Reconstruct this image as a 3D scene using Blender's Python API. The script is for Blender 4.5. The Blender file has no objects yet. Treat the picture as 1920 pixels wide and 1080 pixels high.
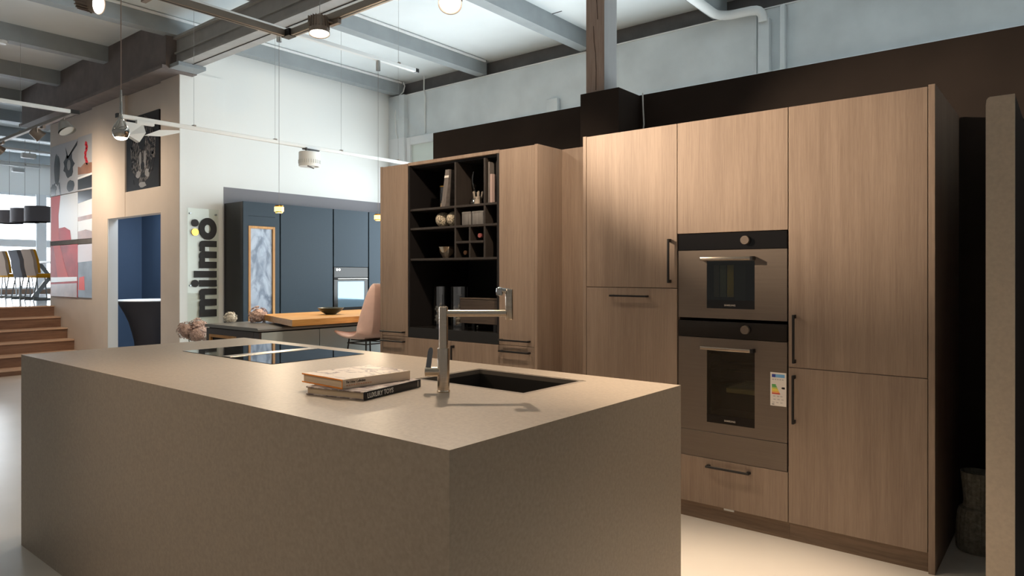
import bpy, bmesh, math, random
from mathutils import Vector, Matrix
random.seed(7)
PI = math.pi
SC = bpy.context.scene
COL = SC.collection

# ------------------------------------------------------------------ camera, world, exposure
cam = bpy.data.objects.new('camera', bpy.data.cameras.new('camera'))
COL.objects.link(cam)
cam.location = (0, 0, 1.35)
cam.rotation_euler = (PI / 2, 0, math.radians(39.14))
cam.data.sensor_width = 36
cam.data.lens = 36 * 1298 / 1920
cam.data.shift_y = -26 / 1920
cam.data.clip_start = 0.05
SC.camera = cam
SC.view_settings.view_transform = 'Standard'
SC.view_settings.look = 'None'
SC.view_settings.gamma = 1
SC.view_settings.exposure = 0.0
world = bpy.data.worlds.new('daylight')
SC.world = world
world.use_nodes = True
world.node_tree.nodes['Background'].inputs[0].default_value = (1.0, 0.94, 0.87, 1)
world.node_tree.nodes['Background'].inputs[1].default_value = 0.18
SKY_BACK, SKY_FAR = 7.4, 8.0           # daylight behind the window panes

# ------------------------------------------------------------------ materials
def mat(name, col, rough=0.5, metal=0.0, var=0.0, scale=(20, 20, 20), bump=0.0, coat=0.0, spec=None, emit=None, estr=0.0, trans=0.0, ior=1.45, alpha=None, sheen=0.0):
    m = bpy.data.materials.new(name); m.use_nodes = True
    nt = m.node_tree; b = nt.nodes['Principled BSDF']
    b.inputs['Base Color'].default_value = (*col, 1)
    b.inputs['Roughness'].default_value = rough
    b.inputs['Metallic'].default_value = metal
    b.inputs['IOR'].default_value = ior
    if spec is not None: b.inputs['Specular IOR Level'].default_value = spec
    if coat: b.inputs['Coat Weight'].default_value = coat; b.inputs['Coat Roughness'].default_value = 0.08
    if sheen: b.inputs['Sheen Weight'].default_value = sheen
    if trans: b.inputs['Transmission Weight'].default_value = trans
    if alpha is not None: b.inputs['Alpha'].default_value = alpha
    if emit: b.inputs['Emission Color'].default_value = (*emit, 1); b.inputs['Emission Strength'].default_value = estr
    if var or bump:
        tc = nt.nodes.new('ShaderNodeTexCoord'); mp = nt.nodes.new('ShaderNodeMapping')
        mp.inputs['Scale'].default_value = scale
        oi = nt.nodes.new('ShaderNodeObjectInfo'); ml = nt.nodes.new('ShaderNodeMath'); ml.operation = 'MULTIPLY'; ml.inputs[1].default_value = 37.0
        nt.links.new(oi.outputs['Random'], ml.inputs[0]); nt.links.new(ml.outputs[0], mp.inputs['Location'])
        nz = nt.nodes.new('ShaderNodeTexNoise'); nz.inputs['Scale'].default_value = 1.0; nz.inputs['Detail'].default_value = 6
        nt.links.new(tc.outputs['Object'], mp.inputs['Vector']); nt.links.new(mp.outputs[0], nz.inputs['Vector'])
        if var:
            rp = nt.nodes.new('ShaderNodeValToRGB')
            rp.color_ramp.elements[0].position = 0.3; rp.color_ramp.elements[1].position = 0.7
            rp.color_ramp.elements[0].color = (*[max(0, c * (1 - var)) for c in col], 1)
            rp.color_ramp.elements[1].color = (*[min(1, c * (1 + var)) for c in col], 1)
            nt.links.new(nz.outputs['Fac'], rp.inputs['Fac']); nt.links.new(rp.outputs['Color'], b.inputs['Base Color'])
        if bump:
            bp = nt.nodes.new('ShaderNodeBump'); bp.inputs['Strength'].default_value = bump; bp.inputs['Distance'].default_value = 0.01
            nt.links.new(nz.outputs['Fac'], bp.inputs['Height']); nt.links.new(bp.outputs['Normal'], b.inputs['Normal'])
    return m

def wood_mat(name, dark, light, axis='z', rough=0.5, freq=26, bump=0.12):
    m = bpy.data.materials.new(name); m.use_nodes = True
    nt = m.node_tree; L = nt.links; b = nt.nodes['Principled BSDF']
    b.inputs['Roughness'].default_value = rough; b.inputs['Specular IOR Level'].default_value = 0.35
    tc = nt.nodes.new('ShaderNodeTexCoord'); oi = nt.nodes.new('ShaderNodeObjectInfo')
    ml = nt.nodes.new('ShaderNodeMath'); ml.operation = 'MULTIPLY'; ml.inputs[1].default_value = 53.0
    L.new(oi.outputs['Random'], ml.inputs[0])
    def noise(s, detail, dist=0.0):
        mp = nt.nodes.new('ShaderNodeMapping'); mp.inputs['Scale'].default_value = s
        L.new(tc.outputs['Object'], mp.inputs['Vector']); L.new(ml.outputs[0], mp.inputs['Location'])
        n = nt.nodes.new('ShaderNodeTexNoise'); n.inputs['Scale'].default_value = 1; n.inputs['Detail'].default_value = detail
        n.inputs['Distortion'].default_value = dist
        L.new(mp.outputs[0], n.inputs['Vector']); return n
    ax = {'x': 0, 'y': 1, 'z': 2}[axis]
    def sc(a, c): v = [a, a, a]; v[ax] = c; return v
    n1 = noise(sc(freq * .35, .9), 3, .6); n2 = noise(sc(freq * 3.2, 3.2), 5, .3); n3 = noise(sc(freq * 8, 14), 2)
    def mth(op, a, v):
        x = nt.nodes.new('ShaderNodeMath'); x.operation = op; L.new(a, x.inputs[0])
        if isinstance(v, float): x.inputs[1].default_value = v
        else: L.new(v, x.inputs[1])
        return x.outputs[0]
    s = mth('ADD', mth('ADD', mth('MULTIPLY', n1.outputs['Fac'], .42), mth('MULTIPLY', n2.outputs['Fac'], .36)), mth('MULTIPLY', n3.outputs['Fac'], .22))
    rp = nt.nodes.new('ShaderNodeValToRGB'); e = rp.color_ramp.elements
    e[0].position = .36; e[0].color = (*dark, 1); e[1].position = .62; e[1].color = (*light, 1)
    L.new(s, rp.inputs['Fac']); L.new(rp.outputs['Color'], b.inputs['Base Color'])
    bp = nt.nodes.new('ShaderNodeBump'); bp.inputs['Strength'].default_value = bump; bp.inputs['Distance'].default_value = .004
    L.new(s, bp.inputs['Height']); L.new(bp.outputs['Normal'], b.inputs['Normal'])
    return m

def glass_mat(name, tint=(1, 1, 1), gloss=0.12, rough=0.02, dark=0.0, fres=0.75):
    """thin clear glass: transparent with a fresnel-weighted mirror"""
    m = bpy.data.materials.new(name); m.use_nodes = True
    nt = m.node_tree; L = nt.links; nt.nodes.remove(nt.nodes['Principled BSDF'])
    out = nt.nodes['Material Output']
    t = nt.nodes.new('ShaderNodeBsdfTransparent'); t.inputs[0].default_value = (*[c * (1 - dark) for c in tint], 1)
    g = nt.nodes.new('ShaderNodeBsdfGlossy'); g.inputs['Roughness'].default_value = rough
    lw = nt.nodes.new('ShaderNodeLayerWeight'); lw.inputs['Blend'].default_value = 0.25
    ad = nt.nodes.new('ShaderNodeMath'); ad.operation = 'MULTIPLY_ADD'; ad.inputs[1].default_value = fres; ad.inputs[2].default_value = gloss
    mx = nt.nodes.new('ShaderNodeMixShader')
    L.new(lw.outputs['Fresnel'], ad.inputs[0]); L.new(ad.outputs[0], mx.inputs[0]); L.new(t.outputs[0], mx.inputs[1]); L.new(g.outputs[0], mx.inputs[2])
    L.new(mx.outputs[0], out.inputs[0])
    return m

def print_mat(name, stops, scale, rough=0.3, dist=1.0, detail=2, stretch=(1, 1, 1)):
    """a glossy print with blotches in the given colours"""
    m = bpy.data.materials.new(name); m.use_nodes = True
    nt = m.node_tree; L = nt.links; b = nt.nodes['Principled BSDF']; b.inputs['Roughness'].default_value = rough; b.inputs['Specular IOR Level'].default_value = .25
    tc = nt.nodes.new('ShaderNodeTexCoord'); mp = nt.nodes.new('ShaderNodeMapping'); mp.inputs['Scale'].default_value = stretch
    L.new(tc.outputs['Object'], mp.inputs['Vector'])
    n = nt.nodes.new('ShaderNodeTexNoise'); n.inputs['Scale'].default_value = scale; n.inputs['Detail'].default_value = detail; n.inputs['Distortion'].default_value = dist
    L.new(mp.outputs[0], n.inputs['Vector'])
    rp = nt.nodes.new('ShaderNodeValToRGB'); e = rp.color_ramp.elements
    e[0].position, e[0].color = stops[0][0], (*stops[0][1], 1); e[1].position, e[1].color = stops[-1][0], (*stops[-1][1], 1)
    for p, c in stops[1:-1]:
        x = e.new(p); x.color = (*c, 1)
    L.new(n.outputs['Fac'], rp.inputs['Fac']); L.new(rp.outputs['Color'], b.inputs['Base Color'])
    return m

M = {}
M['oak'] = wood_mat('grey_brown_oak', (.245, .175, .130), (.345, .255, .192), freq=36, bump=.05)
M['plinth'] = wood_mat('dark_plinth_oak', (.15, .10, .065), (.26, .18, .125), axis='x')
M['stone'] = mat('taupe_stone', (.33, .27, .21), .42, var=.10, scale=(90, 90, 90), spec=.5)
M['black'] = mat('black_metal', (.012, .011, .011), .4)
M['wenge'] = mat('dark_wenge', (.035, .028, .024), .5, var=.2, scale=(60, 60, 4))
M['niche'] = mat('niche_black', (.008, .006, .006), .6)
M['slab'] = mat('polished_black_slab', (.02, .019, .018), .14)
M['steel'] = mat('brushed_steel', (.62, .53, .43), .26, 1.0, var=.12, scale=(6, 6, 400))
M['chrome'] = mat('chrome', (.55, .53, .50), .06, 1.0)
M['lever'] = mat('grey_lever', (.16, .18, .21), .35)
M['sink'] = mat('dark_sink', (.035, .030, .026), .38)
M['sinkrim'] = mat('sink_rim', (.20, .165, .13), .4)
M['hob'] = mat('black_glass', (.006, .006, .007), .03, spec=.9)
M['hobstrip'] = mat('extractor_metal', (.55, .50, .44), .3, .9)
M['graphite'] = mat('graphite_steel', (.175, .138, .110), .45, .35, var=.06, scale=(3, 3, 200))
M['ovenglass'] = glass_mat('oven_glass', (.75, .8, .75), gloss=.05, dark=.25)
M['ovenblack'] = mat('oven_black', (.010, .009, .009), .16)
M['cavity'] = mat('oven_cavity', (.010, .012, .010), .4)
M['brownpaint'] = mat('dark_brown_paint', (.031, .0225, .018), .8, spec=.2, var=.12, scale=(3, 3, 3))
M['greywall'] = mat('grey_blue_render', (.64, .69, .71), .85, var=.10, scale=(2.2, 2.2, 2.2), bump=.15)
M['ledge'] = mat('grey_recess', (.13, .125, .125), .85, var=.15, scale=(5, 5, 5))
M['white'] = mat('white_wall', (.80, .81, .79), .75)
M['beige'] = mat('beige_wall', (.60, .52, .45), .8, var=.05, scale=(2, 2, 2))
M['ceil'] = mat('ceiling_panel', (.72, .77, .79), .8, var=.06, scale=(.9, .9, .9))
M['beam'] = mat('grey_beam_paint', (.29, .32, .335), .65, var=.08, scale=(4, 4, 4))
M['girder'] = mat('girder_paint', (.175, .148, .14), .75, var=.15, scale=(5, 5, 5))
M['ibeam'] = mat('steel_beam_paint', (.37, .365, .355), .6, var=.1, scale=(6, 6, 6))
M['cream'] = mat('white_plastic', (.74, .76, .76), .45)
M['floor'] = mat('cream_floor', (.76, .70, .62), .22, var=.05, scale=(1.5, 1.5, 1.5), spec=.5)
M['upfloor'] = mat('raised_floor', (.40, .42, .44), .15, var=.08, scale=(2, 2, 2))
M['step'] = wood_mat('walnut_step', (.17, .092, .060), (.30, .178, .118), axis='y', freq=18)
M['nosing'] = mat('step_nosing', (.66, .46, .33), .4)
M['timber'] = wood_mat('old_timber', (.33, .245, .205), (.46, .365, .315), rough=.7, freq=20)
M['timbergrey'] = mat('grey_timber', (.27, .27, .27), .7, var=.1, scale=(10, 10, 2))
M['crack'] = mat('timber_crack', (.03, .012, .006), .9)
M['blue'] = mat('blue_grey_lacquer', (.026, .042, .058), .5, spec=.25, var=.03, scale=(60, 60, 60))
M['bluedark'] = mat('charcoal_side', (.030, .031, .034), .5)
M['bluepanel'] = mat('grey_blue_panel', (.46, .53, .54), .5)
M['greystrip'] = mat('mauve_grey_paint', (.22, .215, .235), .8)
M['countertop'] = mat('grey_countertop', (.20, .20, .195), .28)
M['chestnut'] = mat('charcoal_brown', (.06, .048, .045), .5)
M['gap'] = mat('gap_black', (.004, .004, .005), .8)
M['honey'] = wood_mat('honey_oak', (.44, .20, .05), (.68, .38, .12), axis='y', freq=14)
M['honeyv'] = wood_mat('honey_oak_frame', (.38, .17, .05), (.62, .33, .11), axis='z', freq=30)
M['navy'] = mat('navy_wall', (.045, .075, .125), .6, var=.06, scale=(2, 2, 2))
M['blackcloth'] = mat('black_stretch_cloth', (.030, .028, .034), .75)
M['paper'] = mat('book_paper', (.66, .52, .36), .8, var=.12, scale=(2, 2, 500))
M['creamcover'] = print_mat('cream_cover', [(.0, (.64, .55, .47)), (.50, (.64, .55, .47)), (.55, (.22, .17, .17)), (.62, (.60, .51, .44)), (1, (.64, .55, .47))], 7.0, .45, 2.0, 3, (1, 2.2, 1))
M['creamspine'] = mat('cream_spine', (.80, .64, .48), .5)
M['orange'] = mat('orange_edge', (.85, .28, .03), .5)
M['darkcover'] = print_mat('dark_cover', [(.0, (.10, .08, .08)), (.42, (.22, .17, .16)), (.52, (.62, .52, .47)), (.6, (.20, .16, .15)), (1, (.5, .42, .38))], 9.0, .4, 1.5, 3)
M['blackcover'] = mat('black_cover', (.022, .020, .022), .4)
M['ink'] = mat('black_ink', (.02, .018, .018), .6)
M['whiteink'] = mat('white_ink', (.85, .82, .76), .6)
M['orangeink'] = mat('faded_orange_ink', (.72, .38, .22), .6)
M['brass'] = mat('brass', (.62, .34, .07), .3, 1.0)
M['cable'] = mat('grey_cable', (.25, .22, .2), .5)
M['whitecable'] = mat('white_cable', (.72, .74, .74), .5)
M['wire'] = mat('thin_steel_wire', (.38, .38, .38), .4, .6)
M['lampbody'] = mat('lamp_grey_brown', (.26, .21, .175), .4, .5)
M['track'] = mat('track_aluminium', (.30, .265, .23), .4, .6)
M['lampon'] = mat('lit_lamp', (1, .95, .85), .3, emit=(1, .90, .76), estr=14)
M['glowbrass'] = mat('lit_glass_ring', (1, .8, .4), .3, emit=(1, .62, .22), estr=2.2)
M['pane_back'] = mat('bright_pane', (.8, .9, 1), .3, emit=(.87, .96, 1.0), estr=SKY_BACK)
M['pane_far'] = mat('bright_far_pane', (.8, .9, 1), .3, emit=(.86, .93, 1.0), estr=SKY_FAR)
M['mint'] = mat('pale_mint_panel', (.66, .74, .70), .35)
M['pink'] = mat('blush_leather', (.84, .60, .53), .5, var=.04, scale=(20, 20, 20), sheen=.2)
M['bowl'] = mat('dark_olive_bowl', (.028, .034, .026), .35)
M['clear'] = glass_mat('clear_glass', gloss=.15)
M['acrylic'] = glass_mat('acrylic_sheet', (.97, .99, .975), gloss=.01, fres=.35)
M['smoke'] = glass_mat('smoked_glass', (.25, .22, .2), gloss=.30)
M['sand'] = mat('hourglass_sand', (.85, .66, .40), .8)
M['rattan'] = mat('woven_rattan', (.55, .44, .33), .7, var=.95, scale=(120, 120, 120), bump=1.0)
M['greytin'] = mat('grey_weathered_tin', (.19, .18, .172), .6, var=.3, scale=(60, 60, 5))
M['pebble'] = mat('shiny_pebble', (.85, .74, .62), .15, .3, var=.4, scale=(40, 40, 40))
M['box'] = wood_mat('smoked_oak_box', (.05, .036, .028), (.11, .08, .06), axis='x')
M['bookgrey'] = mat('grey_book', (.17, .15, .14), .5, var=.3, scale=(200, 20, 3))
M['bookpink'] = mat('pale_pink_book', (.45, .33, .30), .5)
M['red'] = mat('red_cap', (.30, .09, .085), .5)
M['vase'] = mat('ribbed_stone_vase', (.26, .24, .19), .75, var=.3, scale=(45, 45, 45), bump=.8)
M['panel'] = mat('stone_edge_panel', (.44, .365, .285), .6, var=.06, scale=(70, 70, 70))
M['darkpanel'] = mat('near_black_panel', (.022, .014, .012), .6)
M['shade'] = mat('anthracite_shade', (.14, .125, .13), .7)
M['shadein'] = mat('gold_shade_lining', (.8, .55, .2), .4, emit=(1, .7, .3), estr=.8)
M['mustard'] = mat('mustard_leather', (.80, .36, .02), .7, spec=.15)
M['tan'] = mat('tan_leather', (.58, .42, .32), .75, spec=.1)
M['greychair'] = mat('grey_leather', (.20, .20, .225), .75, spec=.1)
M['tablewhite'] = mat('pale_table', (.7, .68, .66), .3)
M['legmetal'] = mat('leg_metal', (.30, .32, .33), .3, .8)
M['frame'] = mat('window_frame_white', (.72, .75, .77), .5)
M['parapet'] = mat('brown_parapet', (.22, .15, .11), .6)
M['hyd'] = mat('dried_hydrangea', (.52, .38, .33), .9, var=.35, scale=(60, 60, 60))
M['hydw'] = mat('white_hydrangea', (.70, .66, .58), .9, var=.2, scale=(60, 60, 60))
M['sticker'] = mat('sticker_white', (.86, .80, .74), .5)
for n_, c_ in dict(e_navy=(.03, .05, .32), e_sky=(.20, .48, .80), e_green=(.05, .40, .06), e_lime=(.42, .60, .06), e_yellow=(.95, .72, .02), e_amber=(.95, .42, .03), e_red=(.78, .07, .02), e_line=(.45, .40, .38)).items():
    M[n_] = mat('label_' + n_[2:], c_, .5)
M['vitrine'] = print_mat('vitrine_print', [(.0, (.05, .06, .08)), (.4, (.16, .20, .27)), (.55, (.36, .42, .52)), (1, (.55, .62, .70))], 6, .15, 1.5, 4, (1, 1, .5))  # blotchy blue-grey picture shown in the glass door
M['leopard'] = print_mat('leopard_print', [(.0, (.006, .006, .008)), (.46, (.012, .012, .014)), (.53, (.14, .13, .13)), (.60, (.02, .02, .022)), (.68, (.26, .25, .25)), (1, (.3, .3, .3))], 9, .25, 2.2, 4, (1, 1, .7))
M['printblack'] = mat('print_black', (.012, .012, .015), .2)
M['printgrey'] = mat('print_grey', (.20, .20, .205), .3)
P_ = {}
P_['flower'] = mat('print_pale_grey', (.42, .43, .46), .3, spec=.25)

# ------------------------------------------------------------------ mesh builder
class MB:
    def __init__(s): s.v = []; s.f = []; s.mi = []
    def add(s, vs, fs, m=0):
        o = len(s.v); s.v += [tuple(v) for v in vs]
        s.f += [tuple(i + o for i in f) for f in fs]; s.mi += [m] * len(fs); return s
    def bm(s, bm, m=0):
        bm.verts.index_update()
        s.add([v.co[:] for v in bm.verts], [[v.index for v in f.verts] for f in bm.faces], m); bm.free(); return s
    def box(s, x0, x1, y0, y1, z0, z1, m=0, bev=0.0, seg=1):
        vs = [(x, y, z) for x in (x0, x1) for y in (y0, y1) for z in (z0, z1)]
        fs = [(0, 1, 3, 2), (4, 6, 7, 5), (0, 4, 5, 1), (2, 3, 7, 6), (0, 2, 6, 4), (1, 5, 7, 3)]
        if not bev: return s.add(vs, fs, m)
        b = bmesh.new(); bv = [b.verts.new(v) for v in vs]
        for f in fs: b.faces.new([bv[i] for i in f])
        bmesh.ops.bevel(b, geom=b.edges[:] + b.verts[:], offset=bev, segments=seg, profile=.5, affect='EDGES')
        return s.bm(b, m)
    def cyl(s, p0, p1, r0, r1=None, n=24, m=0, caps=True, m2=None):
        r1 = r0 if r1 is None else r1
        p0, p1 = Vector(p0), Vector(p1); d = (p1 - p0).normalized()
        u = d.orthogonal().normalized(); w = d.cross(u)
        vs = []
        for p, r in ((p0, r0), (p1, r1)):
            for i in range(n):
                a = 2 * PI * i / n; vs.append(p + (u * math.cos(a) + w * math.sin(a)) * r)
        s.add(vs, [(i, (i + 1) % n, n + (i + 1) % n, n + i) for i in range(n)], m)
        if caps:
            s.add(vs[:n], [tuple(range(n))[::-1]], m); s.add(vs[n:], [tuple(range(n))], m if m2 is None else m2)
        return s
    def tube(s, pts, r, n=8, m=0):
        pts = [Vector(p) for p in pts]; vs = []; u = None
        for i, p in enumerate(pts):
            d = (pts[min(i + 1, len(pts) - 1)] - pts[max(i - 1, 0)]).normalized()
            u = d.orthogonal().normalized() if u is None else (u - d * u.dot(d)).normalized()
            w = d.cross(u)
            for k in range(n):
                a = 2 * PI * k / n; vs.append(p + (u * math.cos(a) + w * math.sin(a)) * r)
        fs = [(i * n + k, i * n + (k + 1) % n, (i + 1) * n + (k + 1) % n, (i + 1) * n + k) for i in range(len(pts) - 1) for k in range(n)]
        e = (len(pts) - 1) * n
        fs += [tuple(range(n))[::-1], tuple(e + k for k in range(n))]
        return s.add(vs, fs, m)
    def lathe(s, prof, cx, cy, n=32, m=0, rib=0.0, nrib=0):
        vs = []
        for r, z in prof:
            for k in range(n):
                a = 2 * PI * k / n; rr = r * (1 + rib * math.cos(nrib * a)) if rib else r
                vs.append((cx + rr * math.cos(a), cy + rr * math.sin(a), z))
        fs = [(i * n + k, i * n + (k + 1) % n, (i + 1) * n + (k + 1) % n, (i + 1) * n + k) for i in range(len(prof) - 1) for k in range(n)]
        if prof[0][0] > 1e-4: fs.append(tuple(range(n))[::-1])
        if prof[-1][0] > 1e-4: fs.append(tuple((len(prof) - 1) * n + k for k in range(n)))
        return s.add(vs, fs, m)
    def prism(s, poly, org, u, v, w, m=0):
        o, u, v, w = map(Vector, (org, u, v, w)); n = len(poly)
        vs = [o + u * a + v * b for a, b in poly] + [o + u * a + v * b + w for a, b in poly]
        return s.add(vs, [tuple(range(n))[::-1], tuple(range(n, 2 * n))] + [(i, (i + 1) % n, n + (i + 1) % n, n + i) for i in range(n)], m)
    def ring(s, c, u, v, w, ro, ri, n=32, m=0, sy=1.0):
        c, u, v, w = map(Vector, (c, u, v, w)); vs = []
        for off in (Vector((0, 0, 0)), w):
            for r in (ro, ri):
                for k in range(n):
                    a = 2 * PI * k / n; vs.append(c + off + u * math.cos(a) * r + v * math.sin(a) * r * sy)
        q = lambda a, b: [(a * n + k, a * n + (k + 1) % n, b * n + (k + 1) % n, b * n + k) for k in range(n)]
        return s.add(vs, q(0, 1) + q(2, 3) + q(0, 2) + q(1, 3), m)
    def build(s, name, mats, parent=None, kind=None, flat=False, local=False):
        me = bpy.data.meshes.new(name)
        off = Vector((0, 0, 0)); o = bpy.data.objects.new(name, me)
        if not local:
            if parent is not None:
                p = parent
                while p is not None: off += p.location; p = p.parent
            else:
                lo = [min(v[i] for v in s.v) for i in range(3)]; hi = [max(v[i] for v in s.v) for i in range(3)]
                off = Vector(((lo[0] + hi[0]) / 2, (lo[1] + hi[1]) / 2, lo[2])); o.location = off
        me.from_pydata([tuple(Vector(v) - off) for v in s.v], [], s.f)
        if not isinstance(mats, (list, tuple)): mats = [mats]
        for m in mats: me.materials.append(M[m] if isinstance(m, str) else m)
        me.polygons.foreach_set('material_index', s.mi)
        b = bmesh.new(); b.from_mesh(me); bmesh.ops.recalc_face_normals(b, faces=b.faces[:]); b.to_mesh(me); b.free()
        if not flat:
            me.polygons.foreach_set('use_smooth', [True] * len(me.polygons)); me.set_sharp_from_angle(angle=math.radians(32))
        COL.objects.link(o)
        if parent is not None: o.parent = parent
        if kind: o['kind'] = kind
        return o

def tag(o, label, cat, group=None):
    o['label'] = label; o['category'] = cat
    if group: o['group'] = group
    return o
def thing(name, label, cat, loc, group=None, rz=0.0):
    o = bpy.data.objects.new(name, None); COL.objects.link(o); o.location = loc; o.rotation_euler = (0, 0, rz)
    return tag(o, label, cat, group)
def dup(root, loc, label, group=None, rz=None):
    r = root.copy(); COL.objects.link(r); r.location = loc
    if rz is not None: r.rotation_euler = (0, 0, rz)
    r['label'] = label
    if group: r['group'] = group
    for ch in list(root.children):
        c = ch.copy(); COL.objects.link(c); c.parent = r
        for g in list(ch.children):
            d = g.copy(); COL.objects.link(d); d.parent = c
    return r
def struct(name, mb, m): return mb.build(name, m, kind='structure')
def bx(*a, **k): return MB().box(*a, **k)
def text_mesh(body, size, depth, bold=0.0):
    """glyph outlines as (verts, faces) in the local xy plane, thickness along z"""
    cu = bpy.data.curves.new('lettering', 'FONT'); cu.body = body; cu.size = size; cu.extrude = depth; cu.offset = bold; cu.resolution_u = 3
    ob = bpy.data.objects.new('lettering', cu); COL.objects.link(ob)
    dg = bpy.context.evaluated_depsgraph_get(); dg.update()
    me = bpy.data.meshes.new_from_object(ob.evaluated_get(dg))
    vs = [v.co.copy() for v in me.vertices]; fs = [tuple(p.vertices) for p in me.polygons]
    bpy.data.objects.remove(ob); bpy.data.curves.remove(cu); bpy.data.meshes.remove(me)
    return vs, fs
def put_text(mb, body, size, org, u, v, depth=.0006, bold=0.0, width=None, m=0):
    vs, fs = text_mesh(body, size, depth, bold)
    o, u, v = Vector(org), Vector(u), Vector(v); w = u.cross(v)
    x0 = min(a.x for a in vs); x1 = max(a.x for a in vs); k = width / (x1 - x0) if width else 1.0
    return mb.add([o + u * ((a.x - x0) * k) + v * a.y + w * a.z for a in vs], fs, m)

# ================================================================== SETTING
struct('floor', bx(-10.93, 7, -6, 7.6, -.1, 0), 'floor')
f2 = bx(-21, -10.9, -6, 9.5, -.1, -.001)
struct('floor', f2, 'floor')
up = MB()
up.box(-20.4, -12.34, .8, 9.5, .0, .862)
struct('floor', up, 'upfloor')
cl = MB(); cl.box(-21, 7, -6, 9.5, 4.27, 4.37)
struct('ceiling', cl, 'ceil')
# panel seams on the ceiling
for k, (xa, xb, y) in enumerate(((-4.04, -3.62, 5.83), (-4.62, -4.42, 6.3), (-6.1, -5.55, 4.75))):
    struct('trim_%d' % (7 + k), bx(xa, xb, y, y + .012, 4.266, 4.2705), 'black')
# joists running away from the camera
BX = [-7.93 + 1.69 * k for k in range(-8, 7)]
for i, x in enumerate(BX):
    b = MB(); y1 = 7.12 if x > -12.6 else 9.4
    b.box(x - .145, x, -6, y1, 4.07, 4.27)
    o = struct('ceiling_beam', b, 'beam')
# girder over the beige wall and steel beam carried on the pillar
g = MB(); g.box(-13.0, -8.02, 3.62, 3.98, 3.69, 4.27); g.box(-13.0, -8.02, 3.58, 3.62, 3.69, 3.73)
struct('ceiling_beam', g, 'girder')
s = MB()
s.box(-8.05, 7, 3.70, 3.94, 3.745, 3.77)          # lower flange
s.box(-8.05, 7, 3.74, 3.78, 3.77, 4.04)
s.box(-8.05, 7, 3.86, 3.90, 3.77, 4.04)
s.box(-8.05, 7, 3.70, 3.94, 4.04, 4.068)
s.box(-8.05, 7, 3.715, 3.74, 3.872, 3.892)
s.box(-8.05, 7, 3.825, 3.832, 3.738, 3.746, 1)
struct('ceiling_beam', s, ['ibeam', 'black'])
p = bx(-8.05, -7.80, 3.66, 3.98, 3.70, 3.745, bev=.004)
struct('trim_1', p, 'beam')
# beige wall with a doorway, two shallow piers
w = MB()
w.box(-12.5, -10.735, 3.86, 3.955, 0, 3.80)
w.box(-10.735, -10.2, 3.825, 3.955, 0, 3.80)
w.box(-10.2, -9.64, 3.825, 3.955, 2.1, 3.80)
w.box(-9.64, -8.61, 3.86, 3.955, 2.1, 3.80)
w.box(-9.64, -8.61, 3.829, 3.861, 2.1, 2.42)
w.box(-8.61, -8.135, 3.825, 3.955, 0, 3.80)
struct('wall_left', w, 'beige')
struct('trim_2', bx(-10.2, -10.19, 3.83, 3.955, 0, 2.1), 'white')
# white end wall, with the mauve strip painted behind the tall units
w = MB()
w.box(-8.40, -8.13, 3.829, 4.36, 0, 3.745)
w.box(-8.40, -8.145, 4.36, 7.2, 0, 4.10)
w.box(-8.40, -8.145, 3.829, 4.36, 3.745, 4.05)
struct('wall_end', w, 'white')
struct('trim_3', bx(-8.146, -8.14, 4.375, 7.1, 0, 2.425), 'greystrip')
# back wall: lower render, ledge, recess above
w = MB()
XB0, XB1 = -8.4, 7.0
w.box(XB0, XB1, 7.1, 7.3, 3.40, 4.045)
w.box(XB0, XB1, 7.1, 7.3, 0, .85)
w.box(XB0, -7.80, 7.1, 7.3, .85, 3.40)
w.box(3.2, XB1, 7.1, 7.3, .85, 3.40)
struct('wall_back', w, 'greywall')
struct('wall_top', bx(XB0, XB1, 7.22, 7.32, 4.03, 4.27), 'ledge')
struct('trim_4', bx(XB0, XB1, 7.085, 7.2, 4.045, 4.056), 'cream')
struct('wall_pier', bx(-8.145, -7.80, 7.02, 7.1, 3.40, 4.045), 'greywall')
struct('trim_5', bx(-8.145, -7.80, 7.02, 7.1, 0, 3.40), 'frame')
# band of windows in the back wall, mostly hidden behind the brown partition
n = 5; xw0, xw1 = -7.80, 3.2; ww = (xw1 - xw0) / n
for i in range(n):
    a, b_ = xw0 + i * ww, xw0 + (i + 1) * ww
    f = MB()
    for q in ((a, a + .09), (b_ - .09, b_)): f.box(q[0], q[1], 7.06, 7.16, .85, 3.40, bev=.006)
    f.box(a + .09, b_ - .09, 7.06, 7.16, .85, .95, bev=.006); f.box(a + .09, b_ - .09, 7.06, 7.16, 3.28, 3.40, bev=.006)
    f.box(a + .09, b_ - .09, 7.06, 7.16, 2.78, 2.86, bev=.006)
    wo = struct('window_%d' % (i + 1), f, 'frame')
    bx(a + .09, b_ - .09, 7.10, 7.12, .95, 2.78).build('pane', 'pane_back', wo)
    bx(a + .09, b_ - .09, 7.10, 7.12, 2.86, 3.28).build('opaque_pane', 'mint', wo)  # opaque panel put in for the upper pane so it stays dim
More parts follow.
